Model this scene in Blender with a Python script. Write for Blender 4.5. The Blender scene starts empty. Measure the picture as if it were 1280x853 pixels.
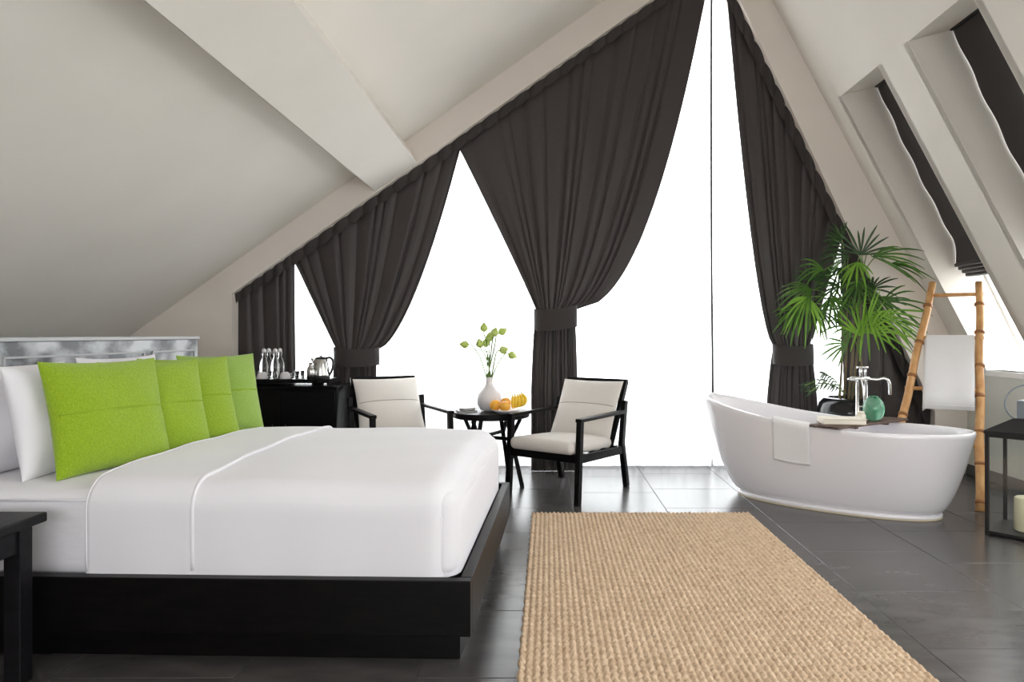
import bpy, bmesh, math, random
import numpy as np
from mathutils import Vector, Matrix
random.seed(7); rng = np.random.default_rng(7)
sc = bpy.context.scene
COL = sc.collection
PI = math.pi

# ------------------------------------------------------------------ camera
F = 853.333; CX, CY = 685.0, 418.0; H = 1.3
cam = bpy.data.cameras.new('camera'); cam.lens = 24; cam.sensor_width = 36; cam.sensor_fit = 'HORIZONTAL'
cam.shift_x = -(CX - 640) / 1280; cam.shift_y = -(426.5 - CY) / 1280; cam.clip_start = 0.05
camo = bpy.data.objects.new('camera', cam); COL.objects.link(camo)
camo.location = (0, 0, H); camo.rotation_euler = (PI / 2, 0, 0); sc.camera = camo
def at(px, py, Y): return Vector(((px - CX) / F * Y, Y, H - (py - CY) / F * Y))
# ------------------------------------------------------------------ light
w = bpy.data.worlds.new('overcast_sky'); sc.world = w; w.use_nodes = True
w.node_tree.nodes['Background'].inputs[0].default_value = (0.97, 0.985, 1.0, 1)
w.node_tree.nodes['Background'].inputs[1].default_value = 4.0
def portal(name, loc, rot, sx, sy):
    l = bpy.data.lights.new(name, 'AREA'); l.shape = 'RECTANGLE'; l.size = sx; l.size_y = sy; l.cycles.is_portal = True
    o = bpy.data.objects.new(name, l); COL.objects.link(o); o.location = loc; o.rotation_euler = rot
portal('window_portal', (0.4, 7.05, 2.5), (-PI / 2, 0, 0), 7.2, 5.2)
portal('window_portal.001', (0.2, -2.6, 1.6), (PI / 2, 0, 0), 5.4, 2.8)
vs = sc.view_settings
vs.view_transform = 'Standard'; vs.look = 'None'; vs.gamma = 1; vs.use_curve_mapping = False
vs.exposure = 1.12
sc.cycles.use_denoising = True
sc.cycles.max_bounces = 10; sc.cycles.diffuse_bounces = 6; sc.cycles.transparent_max_bounces = 12
sc.cycles.sample_clamp_indirect = 10

# ------------------------------------------------------------------ materials
M = {}
def mat(name, col, rough=0.5, metal=0.0, col2=None, nscale=8, bump=0.0, bscale=40, spec=0.5, sheen=0.0, coat=0.0, trans=0.0, stretch=None, detail=4, lo=0.35, hi=0.65, ior=1.45):
    m = bpy.data.materials.new(name); m.use_nodes = True
    nt = m.node_tree; b = nt.nodes['Principled BSDF']
    b.inputs['Base Color'].default_value = (*col, 1); b.inputs['Roughness'].default_value = rough
    b.inputs['Metallic'].default_value = metal; b.inputs['Specular IOR Level'].default_value = spec
    b.inputs['Sheen Weight'].default_value = sheen; b.inputs['Coat Weight'].default_value = coat
    b.inputs['Transmission Weight'].default_value = trans; b.inputs['IOR'].default_value = ior
    if col2 is not None or bump:
        tc = nt.nodes.new('ShaderNodeTexCoord'); mp = nt.nodes.new('ShaderNodeMapping')
        nt.links.new(tc.outputs['Object'], mp.inputs[0])
        if stretch: mp.inputs['Scale'].default_value = stretch
    if col2 is not None:
        n = nt.nodes.new('ShaderNodeTexNoise'); n.inputs['Scale'].default_value = nscale; n.inputs['Detail'].default_value = detail
        nt.links.new(mp.outputs[0], n.inputs['Vector'])
        r = nt.nodes.new('ShaderNodeValToRGB'); r.color_ramp.elements[0].color = (*col, 1); r.color_ramp.elements[1].color = (*col2, 1)
        r.color_ramp.elements[0].position = lo; r.color_ramp.elements[1].position = hi
        nt.links.new(n.outputs[0], r.inputs[0]); nt.links.new(r.outputs[0], b.inputs['Base Color'])
    if bump:
        n2 = nt.nodes.new('ShaderNodeTexNoise'); n2.inputs['Scale'].default_value = bscale; n2.inputs['Detail'].default_value = 3
        nt.links.new(mp.outputs[0], n2.inputs['Vector'])
        bp = nt.nodes.new('ShaderNodeBump'); bp.inputs['Strength'].default_value = bump; bp.inputs['Distance'].default_value = 0.01
        nt.links.new(n2.outputs[0], bp.inputs['Height']); nt.links.new(bp.outputs[0], b.inputs['Normal'])
    M[name] = m; return m
mat('plaster', (0.70, 0.66, 0.60), 0.85, col2=(0.73, 0.69, 0.63), nscale=1.5, bump=0.03, bscale=60)
mat('wall_paint', (0.66, 0.60, 0.545), 0.85, col2=(0.69, 0.63, 0.57), nscale=1.5, bump=0.03, bscale=60)
mat('knee_paint', (0.62, 0.62, 0.56), 0.85, col2=(0.66, 0.66, 0.60), nscale=1.5)
mat('white_paint', (0.8, 0.79, 0.76), 0.6)
mat('baseboard_dark', (0.12, 0.115, 0.11), 0.5)
mat('tile', (0.056, 0.051, 0.051), 0.26, col2=(0.084, 0.077, 0.075), nscale=3, bump=0.015, bscale=9, stretch=(1, 3, 1), spec=0.55)
mat('grout', (0.10, 0.09, 0.08), 0.9)
mat('blackwood', (0.003, 0.0026, 0.0028), 0.36, col2=(0.005, 0.0043, 0.0042), nscale=6, spec=0.14, bump=0.05, bscale=30, stretch=(1, 8, 8))
mat('nightwood', (0.006, 0.0055, 0.0065), 0.40, col2=(0.010, 0.009, 0.0105), nscale=6, spec=0.2, stretch=(1, 8, 8))
mat('linen_white', (0.75, 0.735, 0.765), 0.9, bump=0.10, bscale=6, sheen=0.2)
mat('sheet_white', (0.74, 0.725, 0.755), 0.9, bump=0.25, bscale=9, stretch=(1, 1, 2.5), sheen=0.2)
mat('towel_white', (0.85, 0.84, 0.85), 0.95, bump=0.5, bscale=220, sheen=0.3)
mat('velvet_green', (0.22, 0.36, 0.010), 0.85, col2=(0.33, 0.47, 0.025), nscale=150, lo=0.25, hi=0.75, bump=0.7, bscale=220, sheen=0.3, spec=0.15, stretch=(1, 0.6, 1))
mat('velvet_green_pale', (0.24, 0.39, 0.05), 0.85, col2=(0.33, 0.49, 0.10), nscale=150, lo=0.25, hi=0.75, bump=0.6, bscale=220, sheen=0.3, spec=0.15)
mat('green_seam', (0.25, 0.38, 0.014), 0.8)
mat('drape', (0.033, 0.0255, 0.0245), 0.5, col2=(0.039, 0.0305, 0.0295), nscale=80, sheen=0.12, spec=0.5)
mat('drape_dark', (0.029, 0.0225, 0.0215), 0.7, sheen=0.2)
mat('cushion_cream', (0.66, 0.62, 0.58), 0.92, col2=(0.72, 0.68, 0.64), nscale=200, bump=0.2, bscale=300)
mat('cream_piping', (0.30, 0.27, 0.25), 0.9)
mat('tub_white', (0.82, 0.80, 0.83), 0.16, coat=0.4)
mat('tub_base', (0.62, 0.54, 0.40), 0.5)
mat('chrome', (0.85, 0.86, 0.87), 0.08, 1.0)
mat('steel', (0.55, 0.54, 0.52), 0.22, 1.0)
mat('black_plastic', (0.012, 0.012, 0.012), 0.35)
mat('black_metal', (0.016, 0.015, 0.015), 0.42)
mat('grey_metal', (0.22, 0.25, 0.28), 0.45, 0.4)
mat('pot_black', (0.010, 0.010, 0.011), 0.14)
mat('soil', (0.05, 0.035, 0.02), 0.95, bump=0.8, bscale=50)
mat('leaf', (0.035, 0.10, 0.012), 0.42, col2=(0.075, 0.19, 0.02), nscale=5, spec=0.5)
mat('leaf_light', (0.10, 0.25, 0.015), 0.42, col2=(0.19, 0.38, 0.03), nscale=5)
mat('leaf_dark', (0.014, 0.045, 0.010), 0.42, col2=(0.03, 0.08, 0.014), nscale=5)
mat('cane', (0.10, 0.10, 0.04), 0.6, col2=(0.16, 0.10, 0.05), nscale=20)
mat('bamboo', (0.50, 0.24, 0.085), 0.45, col2=(0.68, 0.40, 0.17), nscale=7, stretch=(3, 3, 1), lo=0.3, hi=0.7)
mat('bamboo_node', (0.30, 0.125, 0.04), 0.5)
mat('board_wood', (0.075, 0.045, 0.036), 0.6, col2=(0.14, 0.09, 0.07), nscale=10, stretch=(2, 12, 2))
mat('paper', (0.78, 0.73, 0.64), 0.85)
mat('book_cover', (0.22, 0.16, 0.12), 0.7)
mat('soap', (0.74, 0.69, 0.60), 0.5)
mat('green_glass', (0.10, 0.42, 0.24), 0.08, trans=0.55, ior=1.4, col2=(0.35, 0.62, 0.46), nscale=14)
mat('ceramic', (0.74, 0.71, 0.72), 0.45)
mat('glass', (0.97, 0.99, 0.98), 0.02, trans=1.0, ior=1.45)
mat('bud', (0.42, 0.55, 0.10), 0.5, col2=(0.55, 0.66, 0.22), nscale=30)
mat('stem', (0.12, 0.20, 0.04), 0.5)
mat('orange', (0.85, 0.36, 0.03), 0.4, col2=(0.9, 0.46, 0.06), nscale=12, bump=0.15, bscale=150)
mat('banana', (0.80, 0.50, 0.03), 0.45, col2=(0.86, 0.60, 0.06), nscale=12)
mat('candle', (0.82, 0.76, 0.52), 0.5)
mat('magazine', (0.05, 0.045, 0.045), 0.4)
mat('magazine_page', (0.5, 0.48, 0.46), 0.7)
mat('cord', (0.05, 0.05, 0.05), 0.6)
mat('cord_white', (0.7, 0.7, 0.68), 0.6)
mat('blind', (0.032, 0.026, 0.025), 0.8, sheen=0.2)
mat('frame_white', (0.75, 0.75, 0.74), 0.4)
mat('headboard_trim', (0.42, 0.42, 0.43), 0.4)
mat('headboard_print', (0.07, 0.073, 0.078), 0.35, col2=(0.46, 0.47, 0.49), nscale=4.5, detail=12, lo=0.40, hi=0.60, stretch=(1, 1, 1.5))
# jute
m = mat('jute', (0.45, 0.315, 0.20), 0.75, col2=(0.65, 0.495, 0.345), nscale=34, detail=5, lo=0.3, hi=0.7)
# translucent thin materials
def thin(name, tcol, wt, col, kind='sheer'):
    m = bpy.data.materials.new(name); m.use_nodes = True; nt = m.node_tree; nt.nodes.clear()
    out = nt.nodes.new('ShaderNodeOutputMaterial')
    tr = nt.nodes.new('ShaderNodeBsdfTransparent'); tr.inputs[0].default_value = (*tcol, 1)
    mx = nt.nodes.new('ShaderNodeMixShader'); mx.inputs[0].default_value = wt
    if kind == 'sheer':
        a = nt.nodes.new('ShaderNodeBsdfTranslucent'); a.inputs[0].default_value = (*col, 1)
        d = nt.nodes.new('ShaderNodeBsdfDiffuse'); d.inputs[0].default_value = (*col, 1)
        m2 = nt.nodes.new('ShaderNodeMixShader'); m2.inputs[0].default_value = 0.35
        nt.links.new(a.outputs[0], m2.inputs[1]); nt.links.new(d.outputs[0], m2.inputs[2]); last = m2
    else:
        last = nt.nodes.new('ShaderNodeBsdfGlossy'); last.inputs[0].default_value = (*col, 1); last.inputs['Roughness'].default_value = 0.03
    nt.links.new(tr.outputs[0], mx.inputs[1]); nt.links.new(last.outputs[0], mx.inputs[2]); nt.links.new(mx.outputs[0], out.inputs[0])
    M[name] = m
thin('sheer', (1, 1, 1), 0.62, (0.93, 0.93, 0.94))
thin('pane', (0.98, 0.99, 0.99), 0.06, (1, 1, 1), 'glass')
thin('lantern_glass', (0.98, 0.99, 0.99), 0.03, (1, 1, 1), 'glass')

# ------------------------------------------------------------------ helpers
def link_mesh(name, V, Fc, m, parent=None, smooth=False, loc=None):
    me = bpy.data.meshes.new(name)
    V = np.asarray(V, dtype=float)
    me.from_pydata(V.tolist(), [], [tuple(int(i) for i in f) for f in Fc])
    if smooth: me.polygons.foreach_set('use_smooth', [True] * len(me.polygons))
    me.materials.append(M[m] if isinstance(m, str) else m)
    me.validate(); me.update()
    o = bpy.data.objects.new(name, me); COL.objects.link(o)
    if parent is not None: o.parent = parent
    if loc is not None: o.location = loc
    return o
def flip(fs): return [tuple(reversed(f)) for f in fs]
MATS = {}
def thing(name, label, cat, loc=(0, 0, 0), rz=0.0, group=None):
    e = bpy.data.objects.new(name, None); COL.objects.link(e); e.empty_display_size = 0.1
    e.location = loc; e.rotation_euler = (0, 0, rz)
    e['label'] = label; e['category'] = cat
    if group: e['group'] = group
    MATS[e.name] = Matrix.Translation(Vector(loc)) @ Matrix.Rotation(rz, 4, 'Z')
    return e
def tag(o, label, cat, group=None, kind=None):
    o['label'] = label; o['category'] = cat
    if group: o['group'] = group
    if kind: o['kind'] = kind
    return o
def struct(name, V, Fc, m, label, cat, smooth=False):
    o = link_mesh(name, V, Fc, m, None, smooth); return tag(o, label, cat, kind='structure')
def root_of(o):
    while o.parent is not None: o = o.parent
    return o
def loc_of(parent, V):
    """world -> local of the thing's frame"""
    r = root_of(parent)
    if r.name not in MATS: return np.asarray(V, float)
    A = np.array(MATS[r.name].inverted()); V = np.asarray(V, float)
    return V @ A[:3, :3].T + A[:3, 3]
def center_origin(o):
    """put the origin of a top-level mesh at the base centre of its verts"""
    n = len(o.data.vertices); a = np.empty(n * 3); o.data.vertices.foreach_get('co', a); a = a.reshape(-1, 3)
    c = (a.min(0) + a.max(0)) / 2; c[2] = a[:, 2].min()
    o.data.vertices.foreach_set('co', (a - c).ravel()); o.data.update(); o.location = c
    MATS[o.name] = Matrix.Translation(Vector(c)); return o
# --- shapes: each returns (V, F)
def boxg(lo, hi, bev=0.0, seg=2):
    bm = bmesh.new(); bmesh.ops.create_cube(bm, size=1)
    lo = Vector(lo); hi = Vector(hi)
    for v in bm.verts: v.co = Vector([(lo[i] + hi[i]) / 2 + v.co[i] * (hi[i] - lo[i]) for i in range(3)])
    if bev > 0: bmesh.ops.bevel(bm, geom=bm.edges[:], offset=bev, segments=seg, affect='EDGES', profile=0.5)
    bm.verts.index_update(); V = np.array([v.co[:] for v in bm.verts]); Fc = [tuple(v.index for v in f.verts) for f in bm.faces]
    bm.free(); return V, Fc
def join(*parts):
    Vs, Fs, n = [], [], 0
    for V, Fc in parts:
        V = np.asarray(V, float); Vs.append(V); Fs += [tuple(i + n for i in f) for f in Fc]; n += len(V)
    return np.concatenate(Vs), Fs
def xf(g, mat4):
    V, Fc = g; A = np.array(mat4); return np.asarray(V, float) @ A[:3, :3].T + A[:3, 3], Fc
def lathe(prof, n=24, cx=0, cy=0, cz=0):
    V, Fc = [], []
    for r, z in prof:
        for k in range(n):
            a = 2 * PI * k / n; V.append((cx + r * math.cos(a), cy + r * math.sin(a), cz + z))
    for i in range(len(prof) - 1):
        for k in range(n):
            k2 = (k + 1) % n; Fc.append((i * n + k, i * n + k2, (i + 1) * n + k2, (i + 1) * n + k))
    Fc.append(tuple(range(n))[::-1]); L = (len(prof) - 1) * n; Fc.append(tuple(range(L, L + n)))
    return np.array(V), Fc
def tube(pts, rad, n=8, closed=False, flat=1.0):
    pts = [Vector(p) for p in pts]; N = len(pts)
    rad = [rad] * N if not hasattr(rad, '__len__') else rad
    V, Fc = [], []; prev = None
    for i, p in enumerate(pts):
        if closed: t = (pts[(i + 1) % N] - pts[i - 1])
        else: t = pts[min(i + 1, N - 1)] - pts[max(i - 1, 0)]
        t.normalize()
        if prev is None:
            u = t.orthogonal().normalized() if abs(t.z) < 0.95 else Vector((1, 0, 0))
            u = (u - t * u.dot(t)).normalized()
        else: u = (prev - t * prev.dot(t)).normalized()
        prev = u; v = t.cross(u)
        for k in range(n):
            a = 2 * PI * k / n; V.append(tuple(p + (u * math.cos(a) + v * math.sin(a) * flat) * rad[i]))
    for i in range(N if closed else N - 1):
        j = (i + 1) % N
        for k in range(n):
            k2 = (k + 1) % n; Fc.append((i * n + k, i * n + k2, j * n + k2, j * n + k))
    if not closed: Fc.append(tuple(range(n))[::-1]); Fc.append(tuple(range((N - 1) * n, N * n)))
    return np.array(V), Fc
def grid(P, closed_u=False):
    """P: (rows, cols, 3)"""
    R, C = P.shape[:2]; Fc = []
    for i in range(R - 1):
        for j in range(C if closed_u else C - 1):
            k = (j + 1) % C; Fc.append((i * C + j, i * C + k, (i + 1) * C + k, (i + 1) * C + j))
    return P.reshape(-1, 3), Fc
def bar(p, q, wx, wy, bev=0.004, up=None):
    """rectangular bar from p to q, section wx * wy"""
    p = Vector(p); q = Vector(q); d = q - p; L = d.length; t = d.normalized()
    ref = Vector(up) if up else (Vector((0, 0, 1)) if abs(t.z) < 0.9 else Vector((0, 1, 0)))
    u = ref.cross(t).normalized(); v = t.cross(u)
    A = Matrix(((u.x, v.x, t.x, p.x), (u.y, v.y, t.y, p.y), (u.z, v.z, t.z, p.z), (0, 0, 0, 1)))
    return xf(boxg((-wx / 2, -wy / 2, 0), (wx / 2, wy / 2, L), bev), A)
def rbox(lo, hi, r, n=(12, 12, 6), fn=None):
    """rounded box with a dense even surface; fn(V)->V displaces"""
    lo = np.array(lo, float); hi = np.array(hi, float); c = (lo + hi) / 2; h = (hi - lo) / 2
    r = min(r, h.min() * 0.999)
    Vs, Fs, off = [], [], 0
    def lin(k):
        base = np.linspace(-1, 1, n[k] + 1) * h[k]; ex = []
        for f in (0.15, 0.4, 0.7): ex += [-h[k] + r * f, h[k] - r * f]
        return np.unique(np.round(np.concatenate([base, ex]), 5))
    L = [lin(0), lin(1), lin(2)]
    for ax in range(3):
        a, b = [k for k in range(3) if k != ax]
        for s in (-1, 1):
            A, B = np.meshgrid(L[a], L[b], indexing='ij'); P = np.zeros(A.shape + (3,)); P[..., a] = A; P[..., b] = B; P[..., ax] = s * h[ax]
            V, Fc = grid(P)
            want = s * (1 if (a, b) in ((0, 1), (1, 2)) else -1)
            if want < 0: Fc = flip(Fc)
            # grid() winds rows(a) x cols(b) -> normal -(a x b)
            Fc = flip(Fc); Vs.append(V); Fs += [tuple(i + off for i in f) for f in Fc]; off += len(V)
    P = np.concatenate(Vs); q = np.clip(P, -(h - r), h - r); d = P - q; ln = np.linalg.norm(d, axis=1, keepdims=True); ln[ln == 0] = 1
    V = q + d / ln * r + c
    # weld
    key = np.round(V, 5); uniq, inv = np.unique(key, axis=0, return_inverse=True); inv = inv.ravel()
    Fs = [tuple(dict.fromkeys(int(inv[i]) for i in f)) for f in Fs]; Fs = [f for f in Fs if len(f) > 2]
    if fn is not None: uniq = fn(uniq)
    return uniq, Fs
def pillow(wd, ht, th, n=30, pinch=0.06, groove=None, wob=0.0, seed=0):
    """pillow in local axes: x right, y up (0 at the base), z towards front"""
    rg = np.random.default_rng(seed); ph = rg.uniform(0, 6, 6)
    u = np.sin(np.linspace(-1, 1, n + 1) * PI / 2); U, Vv = np.meshgrid(u, u)
    X = U * wd / 2 * (1 - pinch * (1 - Vv ** 2) * U ** 2); Y = Vv * ht / 2 * (1 - pinch * (1 - U ** 2) * Vv ** 2)
    T = th / 2 * np.clip(1 - np.abs(U) ** 2.4, 0, 1) ** 0.55 * np.clip(1 - np.abs(Vv) ** 2.4, 0, 1) ** 0.55
    if groove is None: T = T * (1 + 0.12 * np.sin(3 * U + ph[0]) * np.sin(2.3 * Vv + ph[1])) 
    Wb = wob * (np.sin(7 * U + 4 * Vv + ph[2]) * 0.5 + np.sin(5 * Vv - 6 * U + ph[3]) * 0.5) * np.clip(1 - U ** 2, 0, 1) * np.clip(1 - Vv ** 2, 0, 1)
    Zf = T + Wb
    if groove is not None: Zf = Zf - 0.006 * np.exp(-((Vv - groove) / 0.08) ** 2) * (T > 0.008)
    Pf = np.stack([X, Y + ht / 2, Zf], -1); Pb = np.stack([X, Y + ht / 2, -T], -1)
    a, fa = grid(Pf); b, fb = grid(Pb[:, ::-1])
    V, Fc = join((a, fa), (b, fb))
    key = np.round(V, 5); uq, inv = np.unique(key, axis=0, return_inverse=True); inv = inv.ravel()
    Fc = [tuple(dict.fromkeys(int(inv[i]) for i in f)) for f in Fc]; Fc = [f for f in Fc if len(f) > 2]
    return uq, Fc
def frame4(o, x, y, z):
    return Matrix(((x[0], y[0], z[0], o[0]), (x[1], y[1], z[1], o[1]), (x[2], y[2], z[2], o[2]), (0, 0, 0, 1)))
def spline(pts, n=24):
    pts = [Vector(p) for p in pts]; out = []; N = len(pts)
    for i in range(N - 1):
        p0 = pts[max(i - 1, 0)]; p1 = pts[i]; p2 = pts[i + 1]; p3 = pts[min(i + 2, N - 1)]
        k = max(2, n // (N - 1))
        for j in range(k):
            t = j / k
            out.append(0.5 * ((2 * p1) + (p2 - p0) * t + (2 * p0 - 5 * p1 + 4 * p2 - p3) * t * t + (3 * p1 - p0 - 3 * p2 + p3) * t ** 3))
    out.append(pts[-1]); return out

# ================================================================== SETTING
YB, YO, YR = 6.35, 6.90, -2.3            # inner face / outer face of the gable wall, rear wall
KX, KZ = 3.90, 0.98                       # right knee wall
def zl(x): return 4.036 + 0.708 * x      # left roof slope
def zr(x): return (4.42 - x) / 0.53      # right roof slope
RX, RZ = 1.6585, 5.21                     # ridge
LX = -4.75; LZ = zl(LX)                   # left knee wall
# floor slab and tiles
fl = struct('floor', *boxg((LX, YR, -0.2), (KX, YO, -0.004)), 'grout', 'dark grey tiled floor with thin joints', 'floor')
TX, TY, G = 0.687, 0.63, 0.004
tv, tf = boxg((-TX / 2 + G / 2, -TY / 2 + G / 2, -0.012), (TX / 2 - G / 2, TY / 2 - G / 2, 0.0), 0.0015, 1)
tile_me = None
x0 = -0.499 - 6 * TX
for i in range(13):
    xa = x0 + i * TX
    yoff = (2.58, 2.82, 2.615, 2.45)[i % 4] if i != 6 else 2.58
    if i == 9: yoff = 2.82
    for j in range(-8, 7):
        yc = yoff + (j + 0.5) * TY
        xr = min(xa + TX, KX); xl_ = max(xa, LX); ya_ = max(yc - TY / 2, YR); yb_ = min(yc + TY / 2, YO)
        if xr - xl_ < 0.05 or yb_ - ya_ < 0.03: continue
        if xr - xl_ < TX - 0.01 or yb_ - ya_ < TY - 0.01:
            V, Fc = boxg((-(xr - xl_) / 2 + G / 2, -(yb_ - ya_) / 2 + G / 2, -0.012), ((xr - xl_) / 2 - G / 2, (yb_ - ya_) / 2 - G / 2, 0), 0.0015, 1)
            link_mesh('tile', V, Fc, 'tile', fl, loc=((xl_ + xr) / 2, (ya_ + yb_) / 2, 0))
        elif tile_me is None:
            o = link_mesh('tile', tv, tf, 'tile', fl, loc=(xa + TX / 2, yc, 0)); tile_me = o.data
        else:
            o = bpy.data.objects.new('tile', tile_me); COL.objects.link(o); o.parent = fl; o.location = (xa + TX / 2, yc, 0)
# gable wall with the big opening (one mesh: inner face, reveals, outer face)
OP = [(-2.94, 0.0), (-2.94, 1.68), (1.579, 4.846), (3.6, 0.58), (3.6, 0.0)]
OUT = [(LX, 0.0), (LX, LZ), (RX, RZ), (KX, KZ), (KX, 0.0)]
V, Fc = [], []
for y in (YB, YO):
    for p in OUT + OP: V.append((p[0], y, p[1]))
for i in range(4):
    Fc.append((i, i + 1, 6 + i, 5 + i)); Fc.append((10 + 5 + i, 10 + 6 + i, 10 + i + 1, 10 + i))
    Fc.append((5 + i, 6 + i, 16 + i, 15 + i))
wb = struct('wall_back', V, Fc, 'wall_paint', 'beige gable wall framing the tall triangular window', 'wall')
# rear gable wall; its window opening is added to let daylight in
V = []; 
for y in (YR, YR - 0.2):
    for p in OUT + [(-2.2, 0.9), (-2.2, 2.0), (0.9, 2.5), (2.6, 2.0), (2.6, 0.9)]: V.append((p[0], y, p[1]))
Fc = []
for i in range(4):
    Fc.append((5 + i, 6 + i, i + 1, i)); Fc.append((15 + i, 16 + i, 6 + i, 5 + i)); Fc.append((10 + i, 11 + i, 16 + i, 15 + i))
Fc.append((0, 4, 9, 5)); Fc.append((5, 9, 19, 15)); Fc.append((15, 19, 14, 10))
struct('wall_rear', V, Fc, 'wall_paint', 'beige gable wall behind the viewer with a broad window opening added for daylight', 'wall')
struct('wall_left', *boxg((LX - 0.15, YR, 0), (LX, YO, LZ)), 'wall_paint', 'low beige knee wall behind the headboard', 'wall')
struct('wall_right', *boxg((KX, YR, 0), (KX + 0.15, YO, KZ)), 'knee_paint', 'low grey-green knee wall under the sloping windows', 'wall')
def slab(poly, n, t):
    n = Vector(n).normalized() * t; k = len(poly)
    V = [tuple(p) for p in poly] + [tuple(Vector(p) + n) for p in poly]
    Fc = [tuple(range(k))[::-1], tuple(range(k, 2 * k))] + [(i, (i + 1) % k, k + (i + 1) % k, k + i) for i in range(k)]
    return V, Fc
struct('ceiling', *slab([(LX, YR, LZ), (RX, YR, RZ), (RX, YO, RZ), (LX, YO, LZ)], (-0.708, 0, 1), 0.12), 'plaster', 'long low-pitched sloping plaster ceiling above the bed', 'ceiling')
# right slope: plane X = 4.42-.53 Z pierced by two deep window recesses and further ones added for daylight
def sx(z): return 4.42 - 0.53 * z
ZT = 3.424; RECS = [(5.395, 6.077), (4.22, 4.946), (3.05, 3.775), (1.88, 2.605), (0.71, 1.435)]
OX, OZ = 0.44, 0.12                       # recess depth vector at the head
parts = []
def sl(y0, y1, z0, z1): parts.append(slab([(sx(z0), y0, z0), (sx(z0), y1, z0), (sx(z1), y1, z1), (sx(z1), y0, z1)], (1, 0, 0.53), 0.05))
sl(YR, YO, ZT, RZ); sl(6.077, YO, KZ, ZT); sl(YR, RECS[-1][0], KZ, ZT)
for (p_, q_) in zip(RECS[1:], RECS[:-1]): sl(p_[1], q_[0], KZ, ZT)
for (a, b) in RECS:
    zi, zo = KZ, KZ - 0.02
    for (y, t) in ((b - 0.003, 0.06), (a + 0.003, -0.06)):
        prof = [(sx(zi), zi), (sx(zi) + OX, zi - 0.03), (sx(ZT) + OX + 0.02, ZT + OZ), (sx(ZT), ZT)]
        parts.append(slab([(p[0], y, p[1]) for p in prof], (0, 1 if t > 0 else -1, 0), 0.06))
    parts.append(slab([(sx(ZT), a - .02, ZT - .003), (sx(ZT), b + .02, ZT - .003), (sx(ZT) + OX + .02, b + .02, ZT + OZ), (sx(ZT) + OX + .02, a - .02, ZT + OZ)], (0, 0, 1), 0.05))
struct('ceiling_right', *join(*parts), 'plaster', 'steep plaster roof slope pierced by a row of deep window recesses', 'ceiling')
# purlin beam boxed under the left slope
def atw(px, py): p = at(px, py, YB); return (p.x, p.z)
A_, B_, C_, D_ = atw(444, 220.5), atw(507, 175), atw(469, 239), atw(521.6, 204)
up = lambda p: (p[0] - 0.05, p[1] + 0.05)
poly = [A_, C_, D_, B_]
V = [(p[0], y, p[1]) for y in (YR, YB - 0.001) for p in (up(A_), C_, D_, up(B_))]
struct('trim_1', V, [(0, 1, 5, 4), (1, 2, 6, 5), (2, 3, 7, 6), (3, 0, 4, 7), (3, 2, 1, 0), (4, 5, 6, 7)], 'plaster', 'broad boxed plaster beam running under the left ceiling slope', 'beam')
struct('baseboard_right', *boxg((KX - 0.018, YR, 0), (KX, YB, 0.10), 0.003), 'baseboard_dark', 'dark grey baseboard along the right knee wall', 'baseboard')
struct('baseboard_back', *boxg((3.6, YB - 0.018, 0), (KX - 0.018, YB, 0.10), 0.003), 'baseboard_dark', 'dark grey baseboard beside the gable window', 'baseboard')
# big gable window: frame, mullions, panes
win = thing('window_1', 'tall triangular white-framed gable window behind the curtains', 'window', (0.4, 6.81, 0)); win['kind'] = 'structure'
def oz(x): return min(1.68 + 0.7007 * (x + 2.94), 4.41 - 2.11 * (x - 1.786)) if x < 3.6 else 0.58
ring = [Vector((x, 6.83, z)) for x, z in [(-2.94, 0.03), (-2.94, 1.68), (1.579, 4.846), (3.6, 0.58), (3.6, 0.03), (-2.94, 0.03)]]
for p, q in zip(ring[:-1], ring[1:]):
    V, Fc = bar(p, q, 0.06, 0.07, 0.004, up=(0, 1, 0)); link_mesh('frame', loc_of(win, V), Fc, 'frame_white', win)
mull = [-2.94, -1.75, -0.55, 0.93, 1.58, 2.75, 3.6]
for x in mull[1:-1]:
    V, Fc = bar((x, 6.83, 0.03), (x, 6.83, oz(x)), 0.05, 0.06); link_mesh('mullion', loc_of(win, V), Fc, 'frame_white', win)
V, Fc = bar((0.93, 6.83, 0.78), (1.58, 6.83, 0.78), 0.05, 0.05); link_mesh('rail', loc_of(win, V), Fc, 'frame_white', win)
for a, b in zip(mull[:-1], mull[1:]):
    V, Fc = slab([(a, 6.835, 0.03), (b, 6.835, 0.03), (b, 6.835, oz(b) - .01), (a, 6.835, oz(a) - .01)], (0, 1, 0), 0.006)
    link_mesh('pane', loc_of(win, V), Fc, 'pane', win)
mat('terrace', (0.42, 0.42, 0.42), 0.9, col2=(0.47, 0.47, 0.46), nscale=3)
struct('floor_added_terrace', *boxg((-9, YO, -0.4), (10, 9.0, -0.06)), 'terrace', 'pale concrete terrace added outside the gable window to cut low daylight', 'terrace')  # grey ground added outside to reduce light from low angles
struct('wall_terrace', *boxg((-9, 8.9, -0.06), (10, 9.05, 0.62), 0.01), 'terrace', 'low pale parapet of the terrace outside the gable window', 'parapet')
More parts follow.
